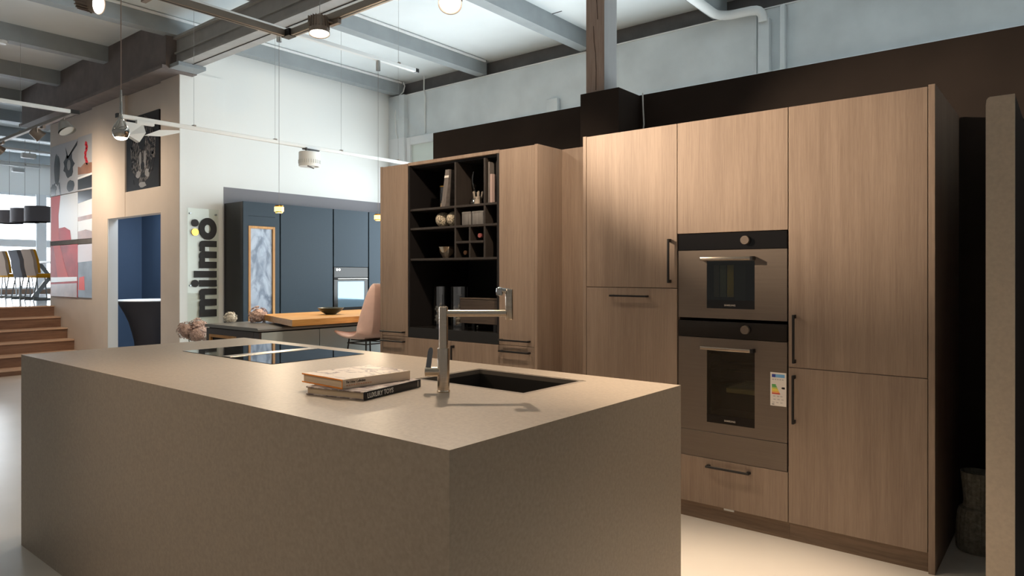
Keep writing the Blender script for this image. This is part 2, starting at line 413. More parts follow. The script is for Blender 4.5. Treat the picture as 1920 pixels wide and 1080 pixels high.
# far hall: windows behind the dining tables
w = MB(); w.box(-20.3, -20, -6, 9.5, .862, .97); w.box(-20.3, -20, -6, 9.5, 3.32, 4.27)
w.box(-20.3, -20, 7.9, 9.5, .97, 3.32); w.box(-20.3, -20, -6, 0.4, .97, 3.32)
struct('wall_far', w, 'white')
struct('trim_6', bx(-20.0, -19.93, .4, 9.4, .862, .985), 'parapet')
struct('wall_hall', bx(-21, -8.4, 9.3, 9.5, 0, 4.27), 'white')
posts = [(.4, .7), (2.2, 2.43), (4.02, 4.25), (5.84, 6.07), (7.66, 7.9)]
for i in range(4):
    a, b_ = posts[i][1], posts[i + 1][0]
    f = MB()
    f.box(-20.08, -19.9, b_, posts[i + 1][1], .97, 3.32, bev=.01)
    f.box(-20.06, -19.94, a, b_, 2.01, 2.2, bev=.01)
    f.box(-20.06, -19.94, a, b_, .97, 1.03, bev=.008); f.box(-20.06, -19.94, a, b_, 3.26, 3.32, bev=.008)
    wo = struct('window_%d' % (i + 6), f, 'frame')
    bx(-20.02, -20.0, a, b_, 1.03, 2.01).build('pane', 'pane_far', wo)
    bx(-20.02, -20.0, a, b_, 2.2, 3.26).build('pane', 'pane_far', wo)
# little navy room behind the doorway
w = MB(); w.box(-12.1, -11.94, 3.955, 5.1, 0, 2.7); w.box(-12.1, -8.4, 5.0, 5.1, 0, 2.7)
struct('wall_inner', w, 'navy')
struct('ceiling', bx(-12.1, -8.4, 3.955, 5.1, 2.7, 2.76), 'white')
lt = bpy.data.lights.new('room_light', 'AREA'); lt.energy = 55; lt.size = .7; lt.color = (.75, .86, 1.0)
lo = bpy.data.objects.new('room_light', lt); COL.objects.link(lo); lo.location = (-10.2, 4.55, 2.66)
# brown partition behind the kitchen, boxed post base
w = MB(); w.box(-4.54, 3.0, 4.44, 4.56, 0, 2.635)
struct('wall_middle', w, 'brownpaint')
bb = bx(-2.741, -2.427, 4.14, 4.438, 2.20, 2.632, bev=.002)
tag(bb.build('post_casing', 'brownpaint'), 'dark brown boxed casing around the foot of the timber post', 'casing')
t = thing('timber_post', 'old cracked timber post rising from the brown casing to the ceiling', 'post', (-2.655, 4.28, 2.64))
m_ = MB(); m_.box(-2.73, -2.58, 4.20, 4.372, 2.634, 4.268)
po = m_.build('post', 'timber', t)
bx(-2.5801, -2.5785, 4.201, 4.371, 2.634, 4.268).build('grey_face', 'timbergrey', t)  # thin grey sheet over the right side of the post
cr = MB()
def crack(pts, wd):
    for i in range(len(pts) - 1):
        (x, z), (x2, z2) = pts[i], pts[i + 1]
        cr.prism([(x - wd, z), (x + wd, z), (x2 + wd * .8, z2), (x2 - wd * .8, z2)], (0, 4.1992, 0), (1, 0, 0), (0, 0, 1), (0, .003, 0))
crack([(-2.648, 2.66), (-2.645, 2.80), (-2.652, 2.93), (-2.662, 3.0), (-2.668, 3.12)], .0022)
crack([(-2.633, 3.16), (-2.640, 3.28), (-2.648, 3.38), (-2.644, 3.55)], .0024)
cr.build('crack', 'crack', t)

# ================================================================== ISLAND
t = thing('kitchen_island', 'big taupe stone kitchen island with waterfall sides', 'island', (-2.59, 1.73, 0))
IX0, IX1, IY0, IY1, IZ = -4.075, -1.105, 1.132, 2.324, .949
SX0, SX1, SY0, SY1 = -1.965, -1.425, 1.815, 2.195
HX0, HX1, HY0, HY1 = -3.60, -2.765, 1.71, 2.225
m_ = MB()
# top with a sink cut-out, and a mitred skin of 12 mm
xs = [IX0, SX0, SX1, IX1]; ys = [IY0, SY0, SY1, IY1]
for i in range(3):
    for j in range(3):
        if i == 1 and j == 1: continue
        m_.add([(xs[i], ys[j], IZ), (xs[i + 1], ys[j], IZ), (xs[i + 1], ys[j + 1], IZ), (xs[i], ys[j + 1], IZ)], [(0, 1, 2, 3)])
for (xa, ya, xb, yb) in ((SX0, SY0, SX1, SY0), (SX1, SY0, SX1, SY1), (SX1, SY1, SX0, SY1), (SX0, SY1, SX0, SY0)):
    m_.add([(xa, ya, IZ), (xb, yb, IZ), (xb, yb, IZ - .02), (xa, ya, IZ - .02)], [(0, 1, 2, 3)])
m_.build('worktop', 'stone', t, flat=True)
m_ = MB()
m_.add([(IX0, IY0, 0), (IX1, IY0, 0), (IX1, IY1, 0), (IX0, IY1, 0), (IX0, IY0, IZ), (IX1, IY0, IZ), (IX1, IY1, IZ), (IX0, IY1, IZ)],
       [(0, 1, 5, 4), (1, 2, 6, 5), (2, 3, 7, 6), (3, 0, 4, 7)])
m_.build('side_panel', 'stone', t, flat=True)
sk = thing('sink', 'dark recessed kitchen sink sunk into the island top behind the tap', 'sink', (-1.69, 2.0, .76))
m_ = MB()
e = .028
for q, zz, mi in (((SX0 + .0005, SX1 - .0005, SY0 + .0005, SY0 + e), .9475, 1), ((SX0 + .0005, SX1 - .0005, SY1 - e * .4, SY1 - .0005), .9475, 1), ((SX0 + .0005, SX0 + e * .4, SY0 + e, SY1 - e * .4), .9475, 1), ((SX1 - e * .9, SX1 - .0005, SY0 + e, SY1 - e * .4), .9475, 1)):
    m_.box(*q, .93, zz, 0)
m_.build('rim', 'sinkrim', sk)
m_ = MB(); a, b_, c, d = SX0 + .011, SX1 - .02, SY0 + .027, SY1 - .011
m_.add([(a, c, .931), (b_, c, .931), (b_, d, .931), (a, d, .931), (a, c, .76), (b_, c, .76), (b_, d, .76), (a, d, .76)],
       [(0, 4, 5, 1), (1, 5, 6, 2), (2, 6, 7, 3), (3, 7, 4, 0), (4, 7, 6, 5)])
m_.build('basin', 'sink', sk, flat=True)
MB().cyl((-1.69, 2.0, .7605), (-1.69, 2.0, .764), .045).build('drain', 'steel', sk)
hb = thing('induction_hob', 'black glass induction hob set flush in the island top', 'hob', (-3.18, 1.97, .949))
bx(HX0, HX1, HY0, HY1, .9492, .9512, bev=.0006).build('glass_plate', 'hob', hb)
m_ = MB(); m_.box(-3.218, -3.142, HY0 + .012, HY1 - .012, .9513, .953, bev=.0005)
m_.build('extractor_slot', 'hobstrip', hb)

# ------------------------------------------------------------------ tap
t = thing('kitchen_tap', 'brushed steel kitchen tap standing in front of the sink', 'tap', (-1.67, 1.682, .949))
bxx, byy = -1.67, 1.682
R_ = Vector((.7756, .631, 0))                       # the spout is swung out across the sink
B0 = Vector((bxx, byy, .949))
MB().lathe([(.0, .949), (.0225, .949), (.0225, .953), (.0205, .956), (.0205, 1.096), (.0195, 1.099), (.0, 1.099)], bxx, byy).build('base', 'steel', t)
MB().lathe([(.0, 1.099), (.0155, 1.099), (.0155, 1.236), (.0148, 1.2385), (.0, 1.2385)], bxx, byy).build('riser', 'steel', t)
s0 = B0 + R_ * .012; s0.z = 1.216; s1 = B0 + R_ * .214; s1.z = 1.216
MB().cyl(s0, s1, .0115).build('spout', 'steel', t)
c = B0 + R_ * .224
hd = MB().lathe([(.0, 1.195), (.0125, 1.195), (.0135, 1.197), (.0135, 1.297), (.0125, 1.299), (.0, 1.299)], c.x, c.y).build('spray_head', 'steel', t)
q0 = Vector((c.x, c.y, 1.291)); q1 = q0 - R_ * .033; q1.z = 1.296
kn = MB().cyl(q0, q1, .009); kn.lathe([(.0, 1.275), (.011, 1.278), (.0125, 1.29), (.011, 1.302), (.004, 1.306), (.0, 1.306)], q1.x, q1.y, 20)
kn.build('nozzle', 'chrome', hd)
l0 = B0 - R_ * .012; l0.z = 1.018; l1 = B0 - R_ * .062; l1.z = 1.018
lv = MB().cyl(l0, l1, .0165); lv.cyl(B0 - R_ * .036 + Vector((0, 0, .069)), B0 - R_ * .038 + Vector((0, 0, .069)), .0172)
lvo = lv.build('mixer_body', 'steel', t)
h0 = B0 - R_ * .052; h0.z = 1.03; h1 = B0 - R_ * .044 + Vector((-.01, .012, 0)); h1.z = 1.098
hm = MB(); dirn = (h1 - h0).normalized(); sidev = R_ * .0085; th = dirn.cross(R_).normalized() * .0035
prof = [(-1, 0), (1, 0), (1, .8), (.8, .93), (.4, 1), (-.4, 1), (-.8, .93), (-1, .8)]
Ln = (h1 - h0).length
hm.prism(prof, h0 - th, sidev, dirn * Ln, th * 2)
hm.build('lever', 'lever', lvo)

# ------------------------------------------------------------------ books on the island
def book(name, label, L, W, T, loc, rz, cov, spine, page, edge=None):
    """spine along local +y at x=0, book extends to -x"""
    t = thing(name, label, 'book', loc, rz=rz)
    m_ = MB(); c = .0042
    m_.box(-W, 0, 0, L, 0, c, 0, bev=.0008); m_.box(-W, 0, 0, L, T - c, T, 0, bev=.0008)
    m_.build('cover', cov, t, local=True)
    if edge:
        e_ = MB(); e_.box(-W - .0006, .0006, -.0006, .0012, -.0002 + .0001, c, 0); e_.box(-W - .0006, .0006, -.0006, .0012, T - c, T + .0002, 0); e_.box(-.0035, .0006, -.0008, .0012, c, T - c, 0)
        e_.build('cover_edge', edge, t, local=True)
    sp = MB(); sp.box(-.004, .0012, 0, L, .0, T, 0, bev=.0012, seg=2)
    spo = sp.build('spine', spine, t, local=True)
    bx(-W + .004, -.004, .004, L - .004, c, T - c).build('pages', page, t, local=True)
    return t, spo
U = Vector((-.059, .299, 0)).normalized(); a1 = math.atan2(-U.x, U.y)
t1, sp1 = book('book', 'lower book of the pair, black spine titled LUXURY TOYS', .305, .248, .027, (-1.747, 1.405, .9492), a1, 'darkcover', 'blackcover', 'paper')
tx = MB(); put_text(tx, 'LUXURY TOYS', .0225, (.0014, .015, .0055), (0, 1, 0), (0, 0, 1), bold=.0004, width=.132)
bx(.0012, .0016, .286, .2885, .003, .024).build('spine_band', 'whiteink', sp1, local=True)
tx.build('lettering', 'whiteink', sp1, local=True)
tc_ = MB(); put_text(tc_, 'LUXURY', .018, (-.012, .055, .0272), (0, 1, 0), (-1, 0, 0), depth=.0002, width=.06)
tc_.build('cover_lettering', 'whiteink', t1, local=True)
a2 = math.atan2(-(.02), .283)
t2, sp2 = book('book', 'upper book of the pair, cream cover edged in orange', .285, .235, .031, (-1.842, 1.393, .9766), math.radians(-1.9), 'creamcover', 'creamspine', 'paper', 'orange')
tx = MB(); put_text(tx, 'The Other Collection', .0115, (.0014, .012, .0175), (0, 1, 0), (0, 0, 1), width=.078)
put_text(tx, 'T. Aller', .0085, (.0014, .222, .0125), (0, 1, 0), (0, 0, 1), width=.028) if False else None
tx.build('lettering', 'ink', sp2, local=True)
oi_ = MB()
for k in range(11): oi_.box(.0012, .0016, .014 + k * .0095, .0205 + k * .0095, .0085, .0125)
oi_.build('faded_line', 'orangeink', sp2, local=True)

# ================================================================== CABINETS
FY, DY = 3.60, 3.622
def handle(par, kind, a, b_, c):
    """kind v: x=a, z from b to c; kind h: x from a to b, z=c"""
    m_ = MB(); y0, y1 = FY - .034, FY - .024; r = .0055
    if kind == 'v':
        m_.box(a - r, a + r, y0, y1, b_, c, bev=.0012)
        for z in (b_ + .009, c - .009): m_.box(a - r, a + r, y1 - .002, FY + .0005, z - .009, z + .009, bev=.001)
    else:
        m_.box(a, b_, y0, y1, c - r, c + r, bev=.0012)
        for x in (a + .009, b_ - .009): m_.box(x - .009, x + .009, y1 - .002, FY + .0005, c - r, c + r, bev=.001)
    return m_.build('handle', 'black', par)
def front(par, name, x0, x1, z0, z1, h=None, m='oak'):
    o = bx(x0, x1, FY, DY, z0, z1, bev=.0012).build(name, m, par)
    if h: handle(o, *h)
    return o
# left tall cabinet of the right-hand run
t = thing('tall_cabinet', 'tall oak cabinet left of the ovens, one door above another', 'cabinet', (-2.05, 3.9, 0), 'oak kitchen cabinets')
bx(-2.338, -1.735, DY + .002, 4.42, .088, 2.19).build('body', 'oak', t)
bx(-2.364, -2.3405, FY, 4.42, 0, 2.199, bev=.001).build('side_panel', 'oak', t)
front(t, 'upper_door', -2.337, -1.7355, 1.2725, 2.195, ('v', -1.775, 1.300, 1.548))
front(t, 'lower_door', -2.337, -1.7355, .093, 1.269, ('h', -2.158, -1.912, 1.222))
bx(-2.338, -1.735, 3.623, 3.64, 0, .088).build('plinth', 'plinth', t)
# oven housing
t = thing('oven_cabinet', 'tall oak housing cabinet holding both built-in ovens', 'cabinet', (-1.43, 3.9, 0), 'oak kitchen cabinets')
m_ = MB(); m_.box(-1.733, -1.7285, DY + .001, 4.42, .088, 2.19); m_.box(-1.1315, -1.127, DY + .001, 4.42, .088, 2.19)
m_.box(-1.7285, -1.1315, DY + .001, 4.42, 1.578, 2.19); m_.box(-1.7285, -1.1315, DY + .001, 4.42, .088, .342); m_.box(-1.7285, -1.1315, 4.38, 4.42, .342, 1.578)
m_.build('body', 'oak', t)
front(t, 'upper_door', -1.7325, -1.129, 1.5755, 2.195)
front(t, 'drawer', -1.7325, -1.129, .093, .3455, ('h', -1.556, -1.318, .308))
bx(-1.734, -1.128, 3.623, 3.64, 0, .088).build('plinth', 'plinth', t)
bx(-1.47, -1.415, 3.615, 3.6225, .078, .0895).build('plinth_clip', 'cream', t)
# right tall cabinet
t = thing('tall_cabinet', 'tall oak cabinet right of the ovens at the end of the run', 'cabinet', (-.82, 3.9, 0), 'oak kitchen cabinets')
bx(-1.126, -.516, DY + .002, 4.42, .088, 2.19).build('body', 'oak', t)
m_ = MB(); m_.box(-.5135, -.487, FY, 4.42, 0, 2.203, bev=.001); m_.build('side_panel', 'oak', t)
front(t, 'upper_door', -1.1255, -.5165, .8805, 2.195, ('v', -1.094, .903, 1.146))
front(t, 'lower_door', -1.1255, -.5165, .093, .8775, ('v', -1.096, .599, .842))
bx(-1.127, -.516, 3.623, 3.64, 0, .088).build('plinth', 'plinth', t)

# ------------------------------------------------------------------ ovens
def oven(name, label, z0, z1, zp, wz0, wz1, hz, kz):
    """front from z0 to z1, control panel above zp, window wz0..wz1"""
    X0, X1 = -1.7265, -1.1335; WX0, WX1 = -1.56, -1.298
    t = thing(name, label, 'oven', (-1.43, 3.9, z0), 'built-in ovens')
    m_ = MB(); m_.box(X0 + .01, X0 + .09, DY + .01, 4.12, z0, z1); m_.box(X1 - .09, X1 - .01, DY + .01, 4.12, z0, z1); m_.box(X0 + .09, X1 - .09, 3.98, 4.12, z0, z1)
    m_.box(X0 + .09, X1 - .09, DY + .01, 3.98, z0, z0 + .06); m_.box(X0 + .09, X1 - .09, DY + .01, 3.98, zp - .02, z1)
    m_.build('body', 'cavity', t)
    cp = bx(X0, X1, FY + .001, DY + .008, zp + .003, z1, bev=.001).build('control_panel', 'ovenblack', t)
    MB().cyl((-1.345, FY + .002, kz), (-1.345, FY - .018, kz), .0235, .0225, 32).build('knob', 'graphite', cp)
    d = MB(); f0, f1 = FY + .001, DY + .006
    d.box(X0, WX0, f0, f1, z0, zp); d.box(WX1, X1, f0, f1, z0, zp); d.box(WX0, WX1, f0, f1, z0, wz0); d.box(WX0, WX1, f0, f1, wz1, zp)
    do = d.build('door', 'graphite', t)
    bx(WX0, WX1, f0 + .0005, f0 + .0035, wz0 + .045, wz1).build('window', 'ovenglass', do)
    bz = MB(); bz.box(WX0, WX1, f0 + .0002, f0 + .006, wz0, wz0 + .045); bz.box(WX0, WX0 + .012, f0 + .004, f1, wz0 + .045, wz1); bz.box(WX0 + .012, WX1, f0 + .004, f1, wz1 - .02, wz1)
    bz.build('black_border', 'ovenblack', do)
    hm = MB(); hm.box(-1.583, -1.3085, FY - .040, FY - .024, hz - .010, hz + .008, bev=.003, seg=2)
    ho = hm.build('handle', 'steel', do)
    ec = MB(); ec.box(-1.309, -1.293, FY - .041, FY + .001, hz - .011, hz + .009, bev=.002); ec.build('handle_end', 'black', do); bx(-1.590, -1.583, FY - .026, FY + .001, hz - .008, hz + .006).build('handle_end', 'black', do)
    tx = MB(); put_text(tx, 'SAMSUNG', .0125, (-1.462, FY + .0008, wz0 + .014), (1, 0, 0), (0, 0, 1), width=.061, bold=.0002)
    tx.build('lettering', mat('oven_lettering', (.55, .5, .44), .5), do)
    return t, do
o1, d1 = oven('compact_oven', 'upper of the two built-in ovens, lower in height with a square window', 1.1105, 1.572, 1.480, 1.165, 1.4215, 1.434, 1.529)
st = MB()
for x0, x1, mi in ((-1.536, -1.507, 0), (-1.500, -1.466, 1), (-1.460, -1.424, 2), (-1.418, -1.36, 3)):
    st.box(x0, x1, DY + .014, DY + .018, 1.226 if mi < 3 else 1.20, 1.40, mi)
st.build('window_strips', [mat('strip_taupe', (.42, .31, .24), .6), mat('strip_olive', (.34, .34, .24), .6), mat('strip_gold', (1.0, .62, .10), .5), mat('strip_dark', (.07, .065, .06), .6)], o1)  # upright strips of set colours just behind the window glass
o2, d2 = oven('oven', 'lower of the two built-in ovens with a tall window and energy label', .4925, 1.094, 1.003, .545, .941, .951, 1.057)
rk = MB()
for k in range(2):
    for j in range(9): rk.tube([(-1.64, 3.66 + j * .035, .838 - k * .012), (-1.22, 3.66 + j * .035, .838 - k * .012)], .002, 5)
rk.build('rack', 'chrome', o2)
tr = MB(); tr.box(-1.47, -1.22, 3.645, 3.95, .708, .734, bev=.004); tr.build('tray', mat('enamel_tray', (.85, .58, .28), .4), o2)
rk = MB()
for j in range(8): rk.tube([(-1.64, 3.66 + j * .035, .742), (-1.22, 3.66 + j * .035, .742)], .002, 5)
rk.build('rack', 'chrome', o2)
# energy label stuck to the lower oven
e = MB(); ex0, ex1, ez0, ez1 = -1.217, -1.137, .676, .847; yf = FY + .0004
e.box(ex0, ex1, yf, FY + .0012, ez0, ez1, 0)
def bar(x0, x1, z0, z1, m, y=.0004): e.box(ex0 + x0, ex0 + x1, yf - y, yf, ez0 + z0, ez0 + z1, m)
bar(.008, .026, .146, .162, 1); bar(.026, .072, .146, .162, 2)
for k in range(5): bar(.010 + k * .012, .018 + k * .012, .133, .137, 8)
cols = [3, 3, 4, 5, 5, 6, 7]
for k in range(7):
    z = .104 - k * .0073; ln = .018 + k * .0035
    e.prism([(0, 0), (ln, 0), (ln + .004, .003), (ln, .006), (0, .006)], (ex0 + .008, yf - .0004, ez0 + z), (1, 0, 0), (0, 0, 1), (0, .0004, 0), cols[k])
e.prism([(0, .005), (.005, 0), (.018, 0), (.018, .010), (.005, .010)], (ex0 + .055, yf - .0004, ez0 + .088), (1, 0, 0), (0, 0, 1), (0, .0004, 0), 9)
for zz, xs_ in ((.048, (.014, .034, .05)), (.032, (.016, .036, .056)), (.016, (.010, .03, .05))):
    for x in xs_: bar(x, x + .011, zz, zz + .003, 8)
bar(.008, .02, .006, .009, 9)
eo = e.build('energy_label', ['sticker', 'e_navy', 'e_sky', 'e_green', 'e_lime', 'e_yellow', 'e_amber', 'e_red', 'e_line', 'ink'], o2)
eo['label'] = 'white energy label with coloured efficiency bars'
t = thing('warming_drawer', 'graphite warming drawer panel under the lower oven', 'drawer', (-1.43, 3.9, .348))
m_ = bx(-1.7265, -1.1335, FY + .001, DY, .348, .4895, bev=.001); m_.build('front', 'graphite', t)
bx(-1.70, -1.16, DY, 4.10, .348, .486).build('body', 'cavity', t)

# ------------------------------------------------------------------ left block with the open niche
t = thing('tall_cabinet', 'narrow tall oak cabinet left of the open black niche', 'cabinet', (-4.11, 3.9, 0), 'oak kitchen cabinets')
bx(-4.252, -3.957, DY + .002, 4.42, .088, 2.19).build('body', 'oak', t)
bx(-4.277, -4.2535, FY, 4.42, 0, 2.199, bev=.001).build('side_panel', 'oak', t)
front(t, 'upper_door', -4.251, -3.9575, .8705, 2.195, ('h', -4.247, -3.985, .904))
front(t, 'drawer', -4.251, -3.9575, .093, .8675, ('h', -4.247, -3.985, .831))
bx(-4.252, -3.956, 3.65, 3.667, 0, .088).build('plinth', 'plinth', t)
t = thing('tall_cabinet', 'tall oak cabinet right of the open black niche', 'cabinet', (-2.88, 3.9, 0), 'oak kitchen cabinets')
bx(-3.044, -2.744, DY + .002, 4.42, .088, 2.19).build('body', 'oak', t)
bx(-2.741, -2.717, FY, 4.42, 0, 2.199, bev=.001).build('side_panel', 'oak', t)
front(t, 'upper_door', -3.0435, -2.7435, .8725, 2.195, ('h', -3.026, -2.772, .906))
front(t, 'drawer', -3.0435, -2.7435, .093, .8695, ('h', -3.026, -2.772, .831))
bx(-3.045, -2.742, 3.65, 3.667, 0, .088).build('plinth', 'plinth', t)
t = thing('base_cabinet', 'low oak base cabinet with two doors under the black niche', 'cabinet', (-3.5, 3.9, 0), 'oak kitchen cabinets')
bx(-3.955, -3.046, DY + .002, 4.42, .088, .868).build('body', 'oak', t)
front(t, 'door', -3.955, -3.5015, .093, .867, ('v', -3.533, .60, .838))
front(t, 'door', -3.4985, -3.046, .093, .867, ('v', -3.468, .60, .838))
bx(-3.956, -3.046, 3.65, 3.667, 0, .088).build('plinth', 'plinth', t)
t = thing('niche_worktop', 'thick polished black worktop slab on the floor of the niche', 'worktop', (-3.5, 3.9, .8695))
bx(-3.9545, -3.0465, FY + .002, 4.3, .8695, .947, bev=.0015).build('slab', 'slab', t)
t = thing('open_shelf_unit', 'open black shelf niche with oak top strip between two tall cabinets', 'shelf', (-3.5, 3.9, .948))
N0, N1 = -3.9545, -3.0465
m_ = MB(); m_.box(N0, N0 + .018, FY + .002, 4.28, .948, 2.174); m_.box(N1 - .018, N1, FY + .002, 4.28, .948, 2.174); m_.box(N0 + .018, N1 - .018, 4.26, 4.28, .948, 2.174)
m_.box(N0 + .018, N1 - .018, FY + .03, 4.26, 2.158, 2.174)
m_.build('casing', 'niche', t)
bx(N0, N1, FY, 4.28, 2.175, 2.199, bev=.001).build('top_strip', 'oak', t)
SB = 3.98
for z, x0, x1 in ((1.836, N0 + .02, N1 - .02), (1.692, N0 + .02, N1 - .02), (1.460, N0 + .02, N1 - .02), (1.578, -3.456, -3.191)):
    bx(x0, x1, 3.606, SB, z - .008, z + .008, bev=.001).build('shelf_board', 'wenge', t)
for x, z0, z1 in ((-3.464, 1.468, 1.684), (-3.464, 1.7, 1.828), (-3.464, 1.844, 2.157), (-3.183, 1.468, 1.684), (-3.183, 1.7, 1.828), (-3.183, 1.844, 2.157), (-3.323, 1.468, 1.570), (-3.323, 1.586, 1.684)):
    bx(x - .008, x + .008, 3.608, SB, z0, z1, bev=.001).build('divider', 'wenge', t)
tag(bx(-2.716, -2.3645, 3.876, 3.895, 0, 2.199, bev=.001).build('filler_panel', 'oak'), 'recessed oak filler panel between the niche block and the oven block', 'panel')

# ------------------------------------------------------------------ things in the niche
S1, S2, S3 = 1.844, 1.70, 1.468
t = thing('hourglass', 'small sand hourglass on the top shelf of the niche', 'hourglass', (-3.69, 3.72, S1))
cx, cy = -3.69, 3.72
MB().cyl((cx, cy, S1), (cx, cy, S1 + .008), .032).build('end_plate', 'brass', t); MB().cyl((cx, cy, S1 + .16), (cx, cy, S1 + .168), .032).build('end_plate', 'brass', t)
MB().lathe([(.030, S1 + .008), (.030, S1 + .16)], cx, cy, 24).build('tube', 'clear', t)
MB().lathe([(.003, S1 + .085), (.024, S1 + .05), (.027, S1 + .01), (.0, S1 + .009)], cx, cy, 24).build('lower_bulb', 'clear', t)
MB().lathe([(.003, S1 + .085), (.022, S1 + .12), (.027, S1 + .158)], cx, cy, 24).build('upper_bulb', 'clear', t)
MB().lathe([(.0, S1 + .052), (.010, S1 + .045), (.024, S1 + .038), (.0255, S1 + .012), (.0, S1 + .012)], cx, cy, 24).build('sand', 'sand', t)
for k in range(3):
    t = thing('book', ['leftmost grey book leaning on the top shelf beside the hourglass', 'middle one of three grey books leaning by the hourglass', 'grey book leaning flat against the niche divider, right of two others'][k], 'book', (-3.622 + k * .0145, 3.70, S1), 'books leaning beside the hourglass')
    m_ = MB(); w_ = .0062; sl = .045; h = .272
    m_.prism([(-w_, 0), (w_, 0), (w_ + sl, h), (-w_ + sl, h)], (-3.622 + k * .0145, 3.63, S1), (1, 0, 0), (0, 0, 1), (0, .2, 0))
    co = m_.build('cover', 'bookgrey', t)
    m_ = MB(); m_.prism([(-w_ - .0004 + sl * .78, h * .78), (w_ + .0004 + sl * .78, h * .78), (w_ + .0004 + sl * .84, h * .84), (-w_ - .0004 + sl * .84, h * .84)], (-3.622 + k * .0145, 3.629, S1), (1, 0, 0), (0, 0, 1), (0, .002, 0))
    m_.build('spine_band', 'whiteink', co)
t = thing('decanter', 'dark glass decanter with a tall curved swan neck', 'decanter', (-3.455, 3.76, S1))
cx, cy = -3.405, 3.77
m_ = MB(); m_.lathe([(.0, S1), (.045, S1 + .002), (.052, S1 + .02), (.045, S1 + .05), (.022, S1 + .08), (.012, S1 + .1)], cx, cy, 28)
pts = []
for k in range(15):
    u = k / 14
    pts.append((cx - .03 * math.sin(u * 2.6) - .012 * u, cy, S1 + .09 + u * .17))
m_.tube(pts, .009, 10)
m_.build('body', 'smoke', t)
t = thing('crown_candle_holder', 'small glass crown shaped candle holder beside the decanter', 'candle holder', (-3.33, 3.71, S1))
m_ = MB(); m_.lathe([(.0, S1), (.028, S1), (.030, S1 + .012), (.026, S1 + .05), (.028, S1 + .06)], -3.325, 3.70, 20)
for k in range(6):
    a = k * PI / 3 + .3; x, y = -3.325 + .029 * math.cos(a), 3.70 + .029 * math.sin(a)
    m_.tube([(x, y, S1 + .05), (x + .008 * math.cos(a), y + .008 * math.sin(a), S1 + .098)], .0065, 8)
m_.build('glass', mat('frosted_glass', (.50, .43, .36), .2, .3), t)
for k, (x, w_, h, mm, lb) in enumerate(((-3.158, .013, .285, 'bookgrey', 'tall dark book at the left of the right-hand top compartment'), (-3.139, .017, .20, 'bookpink', 'pale pink book in the right-hand top compartment'), (-3.112, .02, .295, 'wenge', 'thick dark book behind the pale pink book'))):
    t = thing('book', lb, 'book', (x, 3.7, S1), 'books in the right top compartment')
    bx(x - w_ / 2, x + w_ / 2, 3.625 if k != 2 else 3.66, 3.82, S1, S1 + h, bev=.001).build('cover', mm, t)
    bx(x - w_ / 2 + .002, x + w_ / 2 - .002, 3.64 if k != 2 else 3.67, 3.8205, S1 + .002, S1 + h + .0005).build('pages', 'paper', t)
for k, (x, lb) in enumerate(((-3.668, 'left woven decorative ball on the second shelf'), (-3.553, 'right woven decorative ball, touching the divider'))):
    m_ = MB(); r = .0565; zc = S2 + r
    m_.lathe([(r * math.sin(PI * j / 16) if 0 < j < 16 else 0, zc - r * math.cos(PI * j / 16)) for j in range(17)], x + (.03 if k else .0) * 0, 3.69, 28)
    tag(m_.build('woven_ball', 'rattan'), lb, 'ball', 'woven balls')
for k, (x0, x1, lb) in enumerate(((-3.42, -3.336, 'left grey weathered square tin on the second shelf'), (-3.322, -3.207, 'right wider grey weathered tin on the second shelf'))):
    t = thing('storage_tin', lb, 'tin', ((x0 + x1) / 2, 3.68, S2), 'grey tins')
    bx(x0, x1, 3.63, 3.74, S2, S2 + .094, bev=.006, seg=2).build('body', 'greytin', t)
    bx(x0 - .001, x1 + .001, 3.629, 3.741, S2 + .078, S2 + .096, bev=.004).build('lid', 'greytin', t)
MB().lathe([(.0, S3), (.03, S3), (.036, S3 + .004), (.06, S3 + .045), (.072, S3 + .085), (.069, S3 + .085), (.056, S3 + .045), (.03, S3 + .008), (.0, S3 + .008)], -3.64, 3.71, 32).build('silver_bowl', mat('tarnished_silver', (.60, .54, .46), .12, 1.0))
tag(bpy.data.objects['silver_bowl'], 'small silver bowl on the third shelf of the niche', 'bowl')
t = thing('wine_bottle', 'dark bottle lying in the lower left grid compartment', 'bottle', (-3.39, 3.75, S3 + .0), 'bottles in the grid')
m_ = MB(); m_.tube([(-3.39, 3.93, S3 + .036), (-3.39, 3.74, S3 + .036)], .035, 20); m_.tube([(-3.39, 3.74, S3 + .036), (-3.39, 3.64, S3 + .036)], .014, 14); m_.build('body', mat('bottle_glass', (.02, .03, .015), .1), t)
m_ = MB(); m_.tube([(-3.39, 3.66, S3 + .036), (-3.39, 3.632, S3 + .036)], .0155, 14); m_.build('cap', mat('copper_cap', (.10, .05, .025), .5, .3), t)
t = thing('wine_bottle', 'bottle with a red cap lying in the upper right grid compartment', 'bottle', (-3.25, 3.75, 1.586), 'bottles in the grid')
zc = 1.586 + .036
m_ = MB(); m_.tube([(-3.25, 3.93, zc), (-3.25, 3.74, zc)], .035, 20); m_.tube([(-3.25, 3.74, zc), (-3.25, 3.65, zc)], .014, 14); m_.build('body', M['ovenblack'], t)
MB().tube([(-3.25, 3.66, zc), (-3.25, 3.63, zc)], .0155, 14).build('cap', 'red', t)
ZW = .947
